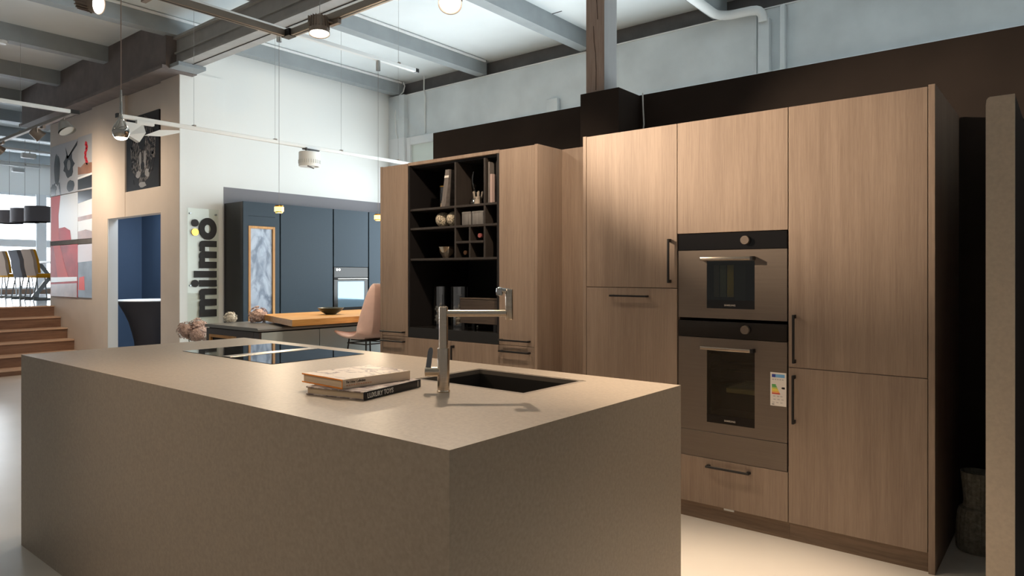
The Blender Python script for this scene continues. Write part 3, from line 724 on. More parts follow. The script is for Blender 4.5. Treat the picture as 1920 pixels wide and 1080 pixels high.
for k, (cx, cy, lb) in enumerate(((-3.883, 3.88, 'left tall glass cylinder half filled with shiny stones'), (-3.681, 3.88, 'right tall glass cylinder with stones, next to the wooden box'))):
    t = thing('glass_cylinder', lb, 'vase', (cx, cy, ZW), 'glass cylinders in the niche')
    r, h = .064, .306
    m_ = MB(); m_.lathe([(.0, ZW + .001), (r, ZW + .001), (r, ZW + h), (r - .004, ZW + h), (r - .004, ZW + .012), (.0, ZW + .012)], cx, cy, 36); m_.build('glass', 'clear', t)
    rnd = random.Random(5 + k); m_ = MB()
    for j in range(46):
        rr = rnd.uniform(.011, .017); a = rnd.uniform(0, 2 * PI); d = (r - .006 - rr) * math.sqrt(rnd.random()); z = ZW + .012 + rr + rnd.random() * .125
        x, y = cx + d * math.cos(a), cy + d * math.sin(a)
        m_.lathe([(rr * math.sin(PI * q / 6) if 0 < q < 6 else 0, z - rr * .8 * math.cos(PI * q / 6)) for q in range(7)], x, y, 9)
    so = m_.build('stones', 'pebble', t); so['kind'] = 'stuff'
t = thing('wooden_box', 'dark wooden box on short feet on the niche worktop', 'box', (-3.29, 3.73, ZW))
bx(-3.467, -3.108, 3.66, 3.80, ZW + .049, ZW + .224, bev=.003).build('body', 'box', t)
bx(-3.469, -3.106, 3.657, 3.803, ZW + .224, ZW + .231, bev=.002).build('lid', 'box', t)
for x in (-3.44, -3.135):
    for y in (3.675, 3.785): bx(x - .014, x + .014, y - .012, y + .012, ZW, ZW + .0495).build('foot', 'black', t)
tag(bx(-3.545, -3.511, 3.89, 3.912, ZW, ZW + .012, bev=.003).build('tea_light', 'cream'), 'tiny white tea light behind the wooden box', 'candle')

# ------------------------------------------------------------------ alcove right of the cabinets
t = thing('partition_panel', 'tall slim stone-edged divider panel at the right end of the kitchen', 'panel', (-.215, 3.7, 0))
prof = [(-.2625, 0), (-.1735, 0), (-.1735, 2.017), (-.2495, 2.017), (-.2555, 2.014), (-.2605, 2.006), (-.2625, 1.985)]
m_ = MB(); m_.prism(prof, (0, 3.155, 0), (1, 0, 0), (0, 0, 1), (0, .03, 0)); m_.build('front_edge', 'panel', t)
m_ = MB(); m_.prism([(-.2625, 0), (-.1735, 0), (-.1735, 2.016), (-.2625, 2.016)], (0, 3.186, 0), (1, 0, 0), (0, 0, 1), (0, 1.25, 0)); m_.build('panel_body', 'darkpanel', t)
V0 = (-.372, 4.06)
m_ = MB()
m_.lathe([(.0, 0), (.080, 0), (.088, .012), (.0895, .05), (.087, .12), (.082, .18), (.074, .207), (.060, .216), (.056, .24), (.060, .29), (.066, .35), (.070, .385), (.066, .385), (.056, .30), (.05, .24), (.0, .23)], V0[0], V0[1], 48, rib=.018, nrib=24)
tag(m_.build('stone_vase', 'vase'), 'ribbed stone vase standing on the floor beside the oak cabinet', 'vase')

# ================================================================== BLUE KITCHEN
XF = -7.70
t = thing('tall_cabinet', 'tall blue-grey cabinet with a glass door framed in honey oak', 'cabinet', (-7.9, 4.62, 0), 'blue-grey tall cabinets')
bx(-8.138, XF - .024, 4.383, 4.868, 0, 2.22).build('body', 'bluedark', t)
m_ = MB(); m_.box(XF - .022, XF, 4.383, 4.445, .08, 2.222); m_.box(XF - .022, XF, 4.805, 4.868, .08, 2.222); m_.box(XF - .022, XF, 4.445, 4.805, 1.935, 2.05); m_.box(XF - .022, XF, 4.445, 4.805, 2.053, 2.222); m_.box(XF - .022, XF, 4.445, 4.805, .08, .55)
m_.build('front_frame', 'blue', t)
m_ = MB(); y0, y1, z0, z1 = 4.447, 4.803, .552, 1.933; k = .030
m_.box(XF - .02, XF + .006, y0, y0 + k, z0, z1, bev=.002); m_.box(XF - .02, XF + .006, y1 - k, y1, z0, z1, bev=.002); m_.box(XF - .02, XF + .006, y0 + k, y1 - k, z1 - k, z1, bev=.002); m_.box(XF - .02, XF + .006, y0 + k, y1 - k, z0, z0 + k, bev=.002)
dr = m_.build('glass_door', 'honeyv', t)
bx(XF - .018, XF - .014, y0 + k, y1 - k, z0 + k, z1 - k).build('pane', 'vitrine', dr)
segs = [(4.885, 5.665, 'wide plain blue-grey cabinet front in the middle of the wall'), (5.683, 6.262, 'blue-grey cabinet with a built-in oven'), (6.28, 7.05, 'blue-grey cabinet at the right end of the wall, next to the oven')]
for i, (a, b_, lb) in enumerate(segs):
    t = thing('tall_cabinet', lb, 'cabinet', (-7.9, (a + b_) / 2, 0), 'blue-grey tall cabinets')
    bx(-8.138, XF - .03, a - .016, b_, 0, 2.20).build('body', 'gap', t)
    if i == 1:
        bx(XF - .026, XF, a, b_, 1.448, 2.222, bev=.001).build('upper_door', 'blue', t)
        bx(XF - .026, XF, a, b_, .08, .83, bev=.001).build('lower_door', 'blue', t)
    else:
        bx(XF - .026, XF, a, b_, .08, 2.222, bev=.001).build('door', 'blue', t)
t = thing('built_in_oven', 'black glass oven built into the blue-grey cabinets', 'oven', (-7.7, 5.97, .835))
bx(XF - .03, XF - .002, 5.686, 6.259, .835, 1.30, bev=.002).build('door', 'ovenblack', t)
cp = bx(XF - .03, XF - .001, 5.686, 6.259, 1.305, 1.443, bev=.002).build('control_panel', 'ovenblack', t)
m_ = MB()
for y in (5.73, 5.77): m_.cyl((XF - .003, y, 1.41), (XF + .006, y, 1.41), .016, n=16)
m_.build('knob', 'chrome', cp)
bx(XF - .004, XF - .0005, 5.75, 6.19, .90, 1.25).build('window', mat('oven_mirror', (.16, .24, .31), .06, .6), t)
m_ = MB(); m_.tube([(XF + .035, 5.72, 1.285), (XF + .035, 6.22, 1.285)], .009, 10); m_.tube([(XF - .002, 5.75, 1.285), (XF + .035, 5.75, 1.285)], .006, 8); m_.tube([(XF - .002, 6.19, 1.285), (XF + .035, 6.19, 1.285)], .006, 8); m_.build('handle', 'chrome', t)
# counter
t = thing('kitchen_counter', 'grey-blue island counter with a charcoal end and thin top', 'counter', (-5.43, 4.6, 0))
CX0, CX1, CY0, CY1 = -5.86, -5.01, 2.977, 6.2
m_ = MB(); m_.box(CX0 + .02, CX1 - .028, CY0 + .032, CY1, .05, .893); m_.build('body', 'gap', t)
m_ = MB(); m_.prism([(CX0, .893), (CX1, .893), (CX1, .908), (CX1 - .014, .92), (CX0 + .014, .92), (CX0, .908)], (0, CY0, 0), (1, 0, 0), (0, 0, 1), (0, CY1 - CY0, 0)); m_.build('countertop', 'countertop', t)
ee = MB(); ee.box(CX0 + .005, CX1 - .09, CY0 + .012, CY0 + .032, .835, .885, 0); ee.box(CX0 + .005, CX0 + .05, CY0 + .012, CY0 + .032, .06, .835, 0); ee.box(-5.36, CX1 - .09, CY0 + .012, CY0 + .032, .06, .835, 0); ee.box(CX1 - .086, CX1 - .005, CY0 + .012, CY0 + .032, .06, .885, 0)
ee.build('end_panel', 'chestnut', t)
nb = MB(); nb.box(CX0 + .05, -5.36, CY0 + .012, CY0 + .032, .81, .834); nb.box(CX0 + .05, CX0 + .075, CY0 + .012, CY0 + .032, .1, .81); nb.box(-5.385, -5.36, CY0 + .012, CY0 + .032, .1, .81)
nb.build('niche_frame', 'honeyv', t)
ys_ = [3.01, 3.56, 4.33, 5.1, 5.9]
for i in range(4): bx(CX1 - .028, CX1 - .006, ys_[i] if i else CY0 + .033, ys_[i + 1] - .006, .07, .882, bev=.001).build('front_panel', 'bluepanel', t)
t = thing('wooden_bar_board', 'thick honey oak bar board lying on the grey counter', 'board', (-5.2, 4.2, .92))
m_ = MB(); m_.prism([(-4.73, 3.10), (-4.73, 5.3), (-5.62, 5.3), (-5.62, 3.38)], (0, 0, .942), (1, 0, 0), (0, 1, 0), (0, 0, .05)); m_.build('board', 'honey', t)
m_ = MB(); m_.prism([(-5.05, 3.30), (-5.05, 5.2), (-5.55, 5.2), (-5.55, 3.46)], (0, 0, .9205), (1, 0, 0), (0, 1, 0), (0, 0, .0225)); m_.build('spacer', 'chestnut', t)
BZ = .992; cx, cy = -5.14, 3.76
m_ = MB(); m_.lathe([(.0, BZ), (.045, BZ), (.05, BZ + .006), (.09, BZ + .03), (.115, BZ + .058), (.111, BZ + .060), (.085, BZ + .036), (.04, BZ + .014), (.0, BZ + .012)], cx, cy, 36)
tag(m_.build('serving_bowl', 'bowl'), 'dark olive shallow bowl on the oak bar board', 'bowl')
# bar stool
t = thing('bar_stool', 'blush pink shell bar stool drawn up to the oak bar board', 'stool', (-4.62, 3.757, 0))
SXc, SYc, SZ = -4.62, 3.757, .848
def shell(nu=14, nv=12):
    """seat shell facing -x: profile along the seat then up the back"""
    prof = [(-.245, -.005), (-.215, .012), (-.15, .0), (-.07, -.02), (.01, -.028), (.08, -.02), (.125, .01), (.15, .06), (.17, .13), (.19, .22), (.208, .31), (.222, .39), (.228, .425)]
    wid = [.15, .19, .215, .225, .228, .226, .222, .215, .205, .19, .168, .135, .105]
    vs = []; N = len(prof)
    for i, (x, z) in enumerate(prof):
        for j in range(nv + 1):
            u = -1 + 2 * j / nv; lift = (u * u) * (.028 if i < 7 else 0); fwd = (u * u) * (-.045 if i >= 7 else 0)
            vs.append((SXc + x + fwd, SYc + u * wid[i], SZ + z + lift))
    fs = [(i * (nv + 1) + j, i * (nv + 1) + j + 1, (i + 1) * (nv + 1) + j + 1, (i + 1) * (nv + 1) + j) for i in range(N - 1) for j in range(nv)]
    b = bmesh.new(); bv = [b.verts.new(v) for v in vs]
    for f in fs: b.faces.new([bv[i] for i in f])
    bmesh.ops.recalc_face_normals(b, faces=b.faces[:])
    bmesh.ops.solidify(b, geom=b.faces[:], thickness=.022)
    return MB().bm(b)
so = shell().build('seat_shell', 'pink', t)
sm = so.modifiers.new('smooth', 'SUBSURF'); sm.levels = 1; sm.render_levels = 2
for sx in (-1, 1):
    for sy in (-1, 1):
        MB().tube([(SXc + sx * .11, SYc + sy * .11, SZ - .035), (SXc + sx * .19, SYc + sy * .19, .0)], .0065, 8).build('leg', 'black', t)
m_ = MB(); r = .155; zz = .32
m_.tube([(SXc - r, SYc - r, zz), (SXc + r, SYc - r, zz), (SXc + r, SYc + r, zz), (SXc - r, SYc + r, zz), (SXc - r, SYc - r, zz)], .006, 8); m_.build('foot_ring', 'black', t)
m_ = MB(); r = .12; zz = SZ - .075
m_.tube([(SXc - r, SYc - r, zz), (SXc + r, SYc - r, zz), (SXc + r, SYc + r, zz), (SXc - r, SYc + r, zz), (SXc - r, SYc - r, zz)], .005, 8); m_.box(SXc - .1, SXc + .1, SYc - .1, SYc + .1, SZ - .052, SZ - .04); m_.build('under_frame', 'black', t)
# hydrangeas
def flower_head(par, c, r, m, seed):
    rnd = random.Random(seed); mb = MB()
    for k in range(110):
        z = rnd.uniform(-.75, 1); a = rnd.uniform(0, 2 * PI); q = math.sqrt(max(0, 1 - z * z))
        n_ = Vector((q * math.cos(a), q * math.sin(a), z)); pc = Vector(c) + n_ * r * rnd.uniform(.8, 1.02)
        u = n_.orthogonal().normalized(); v = n_.cross(u); s_ = r * rnd.uniform(.16, .26); rot = rnd.uniform(0, PI)
        for p in range(4):
            aa = rot + p * PI / 2; d = u * math.cos(aa) + v * math.sin(aa); e_ = u * -math.sin(aa) + v * math.cos(aa)
            mb.add([pc, pc + d * s_ * .6 + e_ * s_ * .4 + n_ * s_ * .2, pc + d * s_ + n_ * s_ * .3, pc + d * s_ * .6 - e_ * s_ * .4 + n_ * s_ * .2], [(0, 1, 2, 3)])
    mb.lathe([(r * .75 * math.sin(PI * q / 8) if 0 < q < 8 else 0, c[2] - r * .75 * math.cos(PI * q / 8)) for q in range(9)], c[0], c[1], 14)
    return mb.build('flower_head', m, par)
t = thing('hydrangea_vase', 'white vase of dried pink hydrangeas at the charcoal counter end', 'flowers', (-6.28, 3.05, 0))
vx, vy = -6.27, 3.06
MB().lathe([(.0, .0), (.075, .0), (.08, .02), (.06, .3), (.05, .68), (.058, .72), (.05, .72), (.045, .3), (.0, .25)], vx, vy, 28).build('vase', 'cream', t)
for k, (dx, dy, z) in enumerate(((-.045, -.02, .83), (.055, .03, .80), (.0, .06, .86))):
    MB().tube([(vx, vy, .6), (vx + dx * .6, vy + dy * .6, z - .07), (vx + dx, vy + dy, z)], .004, 6).build('stem', mat('stem_green', (.10, .12, .05), .7), t)
    flower_head(t, (vx + dx, vy + dy, z), .085, 'hyd', 30 + k)
for k, (x, y, r, mm, lb) in enumerate(((-5.62, 3.34, .082, 'hyd', 'dried pinkish hydrangea head on the grey counter'), (-5.80, 3.18, .055, 'hydw', 'small whitish hydrangea head on the counter corner'))):
    t = thing('dried_hydrangea', lb, 'flower', (x, y, .92), 'hydrangea heads on the counter')
    flower_head(t, (x, y, .92 + r * .78), r, mm, 60 + k)

# ------------------------------------------------------------------ sign on the end wall
XS = -8.115
t = thing('acrylic_sign', 'clear acrylic wall sign with big vertical black lettering and a gold dot', 'sign', (XS, 4.1, .56))
bx(XS + .0, XS + .006, 3.912, 4.292, .58, 2.135, bev=.001).build('acrylic_sheet', 'acrylic', t)
for y in (3.945, 4.262):
    for z in (.64, 1.215, 2.07):
        MB().cyl((-8.13, y, z), (XS + .012, y, z), .010, n=14).build('standoff', 'legmetal', t)
xl, yb, yx, ya, yd = XS + .0065, 4.265, 4.050, 3.987, 3.998
L_ = MB()
def bar_z(z0, z1, y0=None, rnd=0): L_.box(xl, xl + .008, y0 if y0 else yx, yb, z0, z1, 0)
def stem_round(z0, z1):
    """bar with a rounded shoulder at the x-height end"""
    r = (z1 - z0); pts = [(yb, z0), (yb, z1)]
    for k in range(9):
        a = PI / 2 * k / 8; pts.append((yx + .05 - .05 * math.sin(a), z1 - .05 + .05 * math.cos(a)) if r > .05 else (yx, z1))
    pts += [(yx, z0)]
    L_.prism(pts, (xl, 0, 0), (0, 1, 0), (0, 0, 1), (.008, 0, 0))
def link(z0, z1): L_.box(xl, xl + .008, yx + .006, yx + .068, z0, z1, 0)
for (s0, s1, a0, a1, b0, b1) in ((.837, .925, .970, 1.051, 1.102, 1.176), (1.421, 1.500, 1.543, 1.624, 1.678, 1.752)):   # the two m
    L_.box(xl, xl + .008, yx, yb, s0, s1); stem_round(a0, a1); stem_round(b0, b1); link(s1, a0); link(a1, b0)
bar_z(1.199, 1.279); bar_z(1.308, 1.389, ya)                       # i and l
L_.cyl((xl, yd, 1.239), (xl + .008, yd, 1.239), .044, n=28)
cy, cz = (yx + yb) / 2 - .002, 1.895
L_.ring((xl, cy, cz), (0, 1, 0), (0, 0, 1), (.008, 0, 0), .110, .042, 40, sy=1.2)
L_.cyl((xl, yd, 1.958), (xl + .008, yd, 1.958), .044, n=28)
L_.build('lettering', 'ink', t)
dg_ = MB(); dg_.cyl((xl, yd, 1.849), (xl + .010, yd, 1.849), .043, n=28); dgo = dg_.build('gold_dot', 'brass', t); dgo['label'] = 'gold umlaut dot'

# ------------------------------------------------------------------ pictures on the beige wall
t = thing('wall_picture', 'tall black and white big cat print left of the pillar corner', 'picture', (-9.15, 3.85, 2.42))
PX0, PX1, PZ0, PZ1 = -9.618, -8.681, 2.42, 3.37
bx(PX0, PX1, 3.835, 3.859, PZ0, PZ1, bev=.002).build('canvas', 'printblack', t)
m_ = MB(); pf = 3.8335
def blob(cx, cz, rx, rz, mi, n=20, y=0.0, wob=.0, seed=0):
    r_ = random.Random(seed); pts = []
    for k in range(n):
        a = 2 * PI * k / n; q = 1 + r_.uniform(-wob, wob); pts.append((cx + rx * q * math.cos(a), cz + rz * q * math.sin(a)))
    m_.prism(pts, (0, pf - y, 0), (1, 0, 0), (0, 0, 1), (0, .0015, 0), mi)
cxm = (PX0 + PX1) / 2 + .02
blob(cxm, 2.92, .36, .42, 1, 30, 0, .05, 1)
blob(cxm - .02, 3.08, .10, .16, 2, 20, .001, .1, 2)               # dark brow
for sx in (-1, 1):
    blob(cxm + sx * .17, 3.08, .05, .035, 2, 14, .001); blob(cxm + sx * .17, 3.08, .026, .022, 3, 12, .002)
    blob(cxm + sx * .065, 2.80, .03, .12, 3, 14, .001, .2, 5 + sx)
    blob(cxm + sx * .13, 2.62, .07, .05, 3, 14, .001, .15, 9 + sx)
blob(cxm, 2.72, .055, .05, 2, 14, .002); blob(cxm, 2.60, .07, .03, 2, 14, .001, .2, 3); blob(cxm, 2.48, .10, .04, 3, 16, .001, .2, 4)
rr_ = random.Random(11)
for k in range(60):
    x = rr_.uniform(PX0 + .12, PX1 - .12); z = rr_.uniform(2.5, 3.25)
    if abs(x - cxm) < .12: continue
    blob(x, z, rr_.uniform(.010, .022), rr_.uniform(.014, .03), 2, 9, .0012, .3, 100 + k)
m_.build('big_cat_face', ['printblack', 'leopard', 'printblack', 'printgrey'], t)
GP = [(-12.43, -11.315, 2.56, 3.33, 'flower', 'glossy print of a dark flower on grey, top left of the wall collage'), (-11.305, -10.74, 2.56, 3.345, 'flower', 'glossy print with a red squiggle, top right of the wall collage'),
      (-12.43, -11.315, 1.86, 2.55, 'pale', 'glossy red and white print, middle left of the wall collage'), (-11.305, -10.74, 1.86, 2.55, 'pale', 'glossy white print with dark bands, middle right of the wall collage'),
      (-12.43, -11.315, 1.01, 1.79, 'redb', 'glossy red print, bottom left of the wall collage'), (-11.305, -10.74, 1.01, 1.78, 'bluish', 'glossy blue-grey print, bottom right of the wall collage')]
PM = {'flower': P_['flower'], 'pale': mat('print_pale', (.62, .66, .70), .3, spec=.25), 'redb': mat('print_red_base', (.55, .05, .06), .45, spec=.12, var=.25, scale=(3, 3, 3)), 'bluish': mat('print_bluish', (.22, .30, .42), .4, spec=.15, var=.25, scale=(3, 3, 3))}
PINK = mat('print_pink', (.95, .22, .24), .5, spec=.1); REDP = mat('print_strong_red', (.62, .02, .035), .45, spec=.12); BROWNP = mat('print_brown', (.26, .13, .08), .3, spec=.25, var=.3, scale=(4, 4, 4)); WHITEP = mat('print_white', (.74, .77, .8), .3, spec=.25)
def motif(par, name, polys, mats):
    mb = MB()
    for q, (pts, mi) in enumerate(polys): mb.prism(pts, (0, 3.8405 - .0006 * q, 0), (1, 0, 0), (0, 0, 1), (0, .0012, 0), mi)
    return mb.build(name, mats, par)
for k, (x0, x1, z0, z1, mm, lb) in enumerate(GP):
    t = thing('glass_print', lb, 'picture', ((x0 + x1) / 2, 3.85, z0), 'glossy prints on the beige wall')
    bx(x0, x1, 3.842, 3.8595, z0, z1, bev=.002).build('print', PM[mm], t)
    if k == 0:
        m_ = MB(); pf = 3.8405
        blob(-12.15, 2.95, .13, .24, 0, 18, 0, .12, 21); blob(-11.66, 2.98, .20, .17, 0, 18, 0, .2, 22); blob(-11.66, 2.98, .07, .08, 1, 14, .001)
        blob(-11.6, 2.66, .15, .09, 0, 16, 0, .1, 23); blob(-12.3, 2.66, .12, .09, 0, 16, 0, .2, 24)
        m_.prism([(-11.75, 3.08), (-11.68, 3.08), (-11.32, 3.30), (-11.34, 3.24)], (0, pf, 0), (1, 0, 0), (0, 0, 1), (0, .0015, 0), 0); m_.prism([(-11.74, 3.08), (-11.66, 3.08), (-11.80, 3.26)], (0, pf, 0), (1, 0, 0), (0, 0, 1), (0, .0015, 0), 0)
        m_.prism([(-12.1, 2.75), (-12.04, 2.75), (-11.98, 2.56), (-12.04, 2.56)], (0, pf, 0), (1, 0, 0), (0, 0, 1), (0, .0015, 0), 0)
        m_.build('flower_motif', ['printblack', 'printgrey'], t)
    elif k == 1:
        m_ = MB(); pf = 3.8405
        for j in range(7): blob(-11.0 + .03 * math.sin(j * 1.3), 3.22 - j * .045, .045, .035, 0, 14, 0, .2, 40 + j)
        m_.build('squiggle_motif', REDP, t)
        motif(t, 'landscape_motif', [([(x0, 2.80), (x1, 2.78), (x1, 2.93), (-11.05, 2.95), (-11.2, 2.9), (x0, 2.92)], 0), ([(x0, 2.58), (x1, 2.58), (x1, 2.76), (x0, 2.73)], 1), ([(x0, 2.73), (x1, 2.76), (x1, 2.79), (x0, 2.76)], 2)], [BROWNP, M['printblack'], WHITEP])
    elif k == 2:
        motif(t, 'red_motif', [([(x0 + .02, z0), (x0 + .36, z0), (x0 + .34, 2.25), (x0 + .42, z1), (x0 + .02, z1)], 0), ([(x0 + .36, z0), (x0 + .86, z0), (x0 + .82, 2.0), (x0 + .60, 2.06), (x0 + .36, 2.05)], 1)], [PINK, REDP])
    elif k == 3:
        motif(t, 'band_motif', [([(x0, 2.38), (x1, 2.42), (x1, z1), (x0, z1)], 0), ([(x0, 2.12), (x1, 2.14), (x1, 2.20), (x0, 2.18)], 1), ([(x0, z0), (x1, z0), (x1, 1.95), (-11.0, 1.99), (x0, 1.97)], 1)], [M['printblack'], BROWNP])
    elif k == 4:
        motif(t, 'red_motif', [([(x0 + .12, z1), (x0 + .40, z1), (x0 + .62, 1.45), (x0 + .75, 1.30), (x0 + .30, 1.30), (x0 + .22, 1.55)], 0), ([(x0 + .02, 1.22), (x1 - .02, 1.25), (x1 - .02, 1.31), (x0 + .02, 1.30)], 1), ([(x0 + .02, z0), (x1 - .02, z0), (x1 - .02, 1.22), (x0 + .02, 1.19)], 2)], [PINK, WHITEP, BROWNP])
    else:
        motif(t, 'block_motif', [([(x0, 1.52), (x1, 1.54), (x1, z1), (x0, z1)], 0), ([(x0 + .03, 1.12), (x0 + .26, 1.12), (x0 + .24, 1.32), (x0 + .05, 1.30)], 1)], [mat('print_lilac', (.5, .46, .52), .3, spec=.25), PINK])
for (x0, x1, z0, z1, i) in ((-12.43, -11.315, 1.795, 1.855, 0), (-11.305, -10.74, 1.785, 1.855, 1)):
    tag(bx(x0, x1, 3.838, 3.8595, z0, z1, bev=.002).build('picture_rail', 'ledge'), ['left dark bar between the red prints of the wall collage', 'right dark bar under the white print of the wall collage'][i], 'bar', 'bars in the wall collage')

# ------------------------------------------------------------------ cocktail table in the navy room
t = thing('cocktail_table', 'standing table under a black stretch cover inside the doorway', 'table', (-10.30, 4.40, 0))
cx, cy = -10.30, 4.40
MB().lathe([(.30, 0), (.28, .02), (.19, .12), (.165, .25), (.178, .40), (.205, .52), (.245, .67), (.30, .80), (.37, .93), (.405, .968), (.0, .969)], cx, cy, 40, rib=.02, nrib=4).build('stretch_cover', 'blackcloth', t)
MB().lathe([(.0, .970), (.412, .970), (.417, .978), (.412, .986), (.0, .986)], cx, cy, 48).build('tabletop', 'cream', t)

# ------------------------------------------------------------------ staircase
t = thing('staircase', 'walnut steps with pale nosings rising to the dining hall', 'stairs', (-11.6, 2.4, 0))
lev = [(-10.93, .08), (-11.20, .235), (-11.48, .39), (-11.755, .547), (-12.03, .703), (-12.315, .862)]
for i, (x, z) in enumerate(lev):
    z0 = lev[i - 1][1] if i else 0; xe = lev[i + 1][0] - .02 if i < 5 else -12.339
    so = bx(xe - .02, x - .015, .8, 3.858, z0, z - .022).build('step', 'step', t)
    m_ = bx(xe - .02 if i < 5 else xe, x, .8, 3.858, z - .022, z, bev=.004); m_.build('nosing', 'nosing', so)

# ------------------------------------------------------------------ dining hall
t = thing('dining_table', 'long pale dining table behind the row of chairs', 'table', (-16.2, 5.3, .862))
TZ = .862
bx(-17.65, -14.7, 4.87, 5.8, TZ + .71, TZ + .75, bev=.006).build('tabletop', 'tablewhite', t)
for x in (-17.2, -15.2):
    m_ = MB()
    for (y0, y1) in ((5.0, 5.5), (5.6, 5.1)): m_.prism([(y0 - .05, 0), (y0 + .05, 0), (y1 + .05, .71), (y1 - .05, .71)], (x - .04, 0, TZ), (0, 1, 0), (0, 0, 1), (.08, 0, 0))
    m_.build('leg', 'legmetal', t)
def dining_chair(label, loc, seat_m, back_m, rz):
    """faces local +y"""
    t = thing('dining_chair', label, 'chair', loc, 'dining chairs by the window', rz)
    bx(-.22, .22, -.20, .24, .42, .50, bev=.02, seg=2).build('seat', seat_m, t, local=True)
    prof = [(-.16, .44), (-.20, .46), (-.235, .62), (-.245, .76), (-.30, .95), (-.25, .96), (-.195, .76), (-.175, .62)]
    m_ = MB(); m_.prism([(y, z) for y, z in prof], (-.215, 0, 0), (0, 1, 0), (0, 0, 1), (.43, 0, 0)); m_.build('backrest', back_m, t, local=True)
    m_ = MB(); m_.prism([(-.158, .505), (-.173, .62), (-.193, .76), (-.248, .958), (-.205, .955), (-.15, .76), (-.128, .62), (-.115, .505)], (-.205, 0, 0), (0, 1, 0), (0, 0, 1), (.41, 0, 0)); m_.build('back_cushion', seat_m, t, local=True)
    for sx in (-1, 1):
        MB().tube([(sx * .19, .20, .42), (sx * .20, .23, .012)], .012, 8).build('leg', 'legmetal', t, local=True)
        MB().tube([(sx * .19, -.17, .42), (sx * .20, -.24, .012)], .012, 8).build('leg', 'legmetal', t, local=True)
    m_ = MB()
    for sx in (-1, 1): m_.tube([(sx * .20, .23, .012), (sx * .20, -.24, .012)], .012, 8)
    m_.build('runner', 'legmetal', t, local=True)
    return t
dining_chair('tan-backed dining chair with mustard seat left of the grey one', (-17.04, 4.60, TZ), 'mustard', 'tan', math.radians(8))
dining_chair('grey dining chair between two tan-backed ones', (-16.06, 4.60, TZ), 'greychair', 'greychair', math.radians(4))
dining_chair('tan-backed mustard dining chair nearest the picture wall', (-15.28, 4.60, TZ), 'mustard', 'tan', math.radians(4))
dining_chair('mustard dining chair facing us from the far end of the table', (-18.15, 4.98, TZ), 'mustard', 'mustard', math.radians(219))
dining_chair('mustard dining chair at the far left edge of the picture', (-17.95, 4.42, TZ), 'mustard', 'mustard', math.radians(8))
for k, (x, y, z0, z1, r, lb) in enumerate(((-16.50, 4.90, 2.42, 2.735, .26, 'largest dark drum pendant, partly behind the picture wall'), (-17.40, 4.90, 2.45, 2.75, .26, 'middle one of the three dark drum pendants'), (-18.45, 4.90, 2.475, 2.765, .26, 'leftmost of the three dark drum pendants'))):
    t = thing('drum_pendant', lb, 'lamp', (x, y, z0), 'drum pendants over the dining table')
    MB().lathe([(r, z0), (r, z1), (r - .006, z1), (r - .006, z0)], x, y, 40).build('shade', 'shade', t)
    MB().lathe([(.0, z0 + .02), (r - .008, z0 + .02), (r - .008, z0 + .012), (.0, z0 + .012)], x, y, 40).build('diffuser', 'shadein', t)
    MB().tube([(x, y, z0 + .02), (x, y, 4.268)], .004, 6).build('cable', 'cable', t)

# ================================================================== LIGHT TRACKS AND LAMPS
def wires(par, pts, ztop=4.269):
    for (x, y, z) in pts:
        MB().tube([(x, y, z), (x, y, ztop)], .0016, 5).build('suspension_wire', 'wire', par)
        bx(x - .022, x + .022, y - .012, y + .012, z - .004, z + .012).build('wire_clip', 'track', par)
t = thing('light_track', 'L-shaped brown aluminium light track above the stone island', 'track', (-4.2, 2.74, 2.98))
m_ = MB(); m_.box(-4.25, -4.205, -.4, 2.70, 2.985, 3.03, bev=.003); m_.build('rail', 'track', t)
m_ = MB(); m_.box(-4.16, 1.2, 2.715, 2.76, 2.985, 3.03, bev=.003); m_.build('rail', 'track', t)
bx(-4.25, -4.16, 2.70, 2.76, 2.982, 3.032, bev=.002).build('corner_joint', 'black', t)
m_ = MB(); m_.box(-4.232, -4.222, -.4, 2.70, 2.983, 2.9855); m_.box(-4.16, 1.2, 2.732, 2.742, 2.983, 2.9855); m_.build('groove', 'black', t)
wires(t, [(-4.2275, 2.02, 3.03), (-3.86, 2.7375, 3.03), (-1.4, 2.7375, 3.03), (-4.2275, .3, 3.03)])
def aim_frame(d):
    d = Vector(d).normalized(); u = d.orthogonal().normalized(); return d, u, d.cross(u)
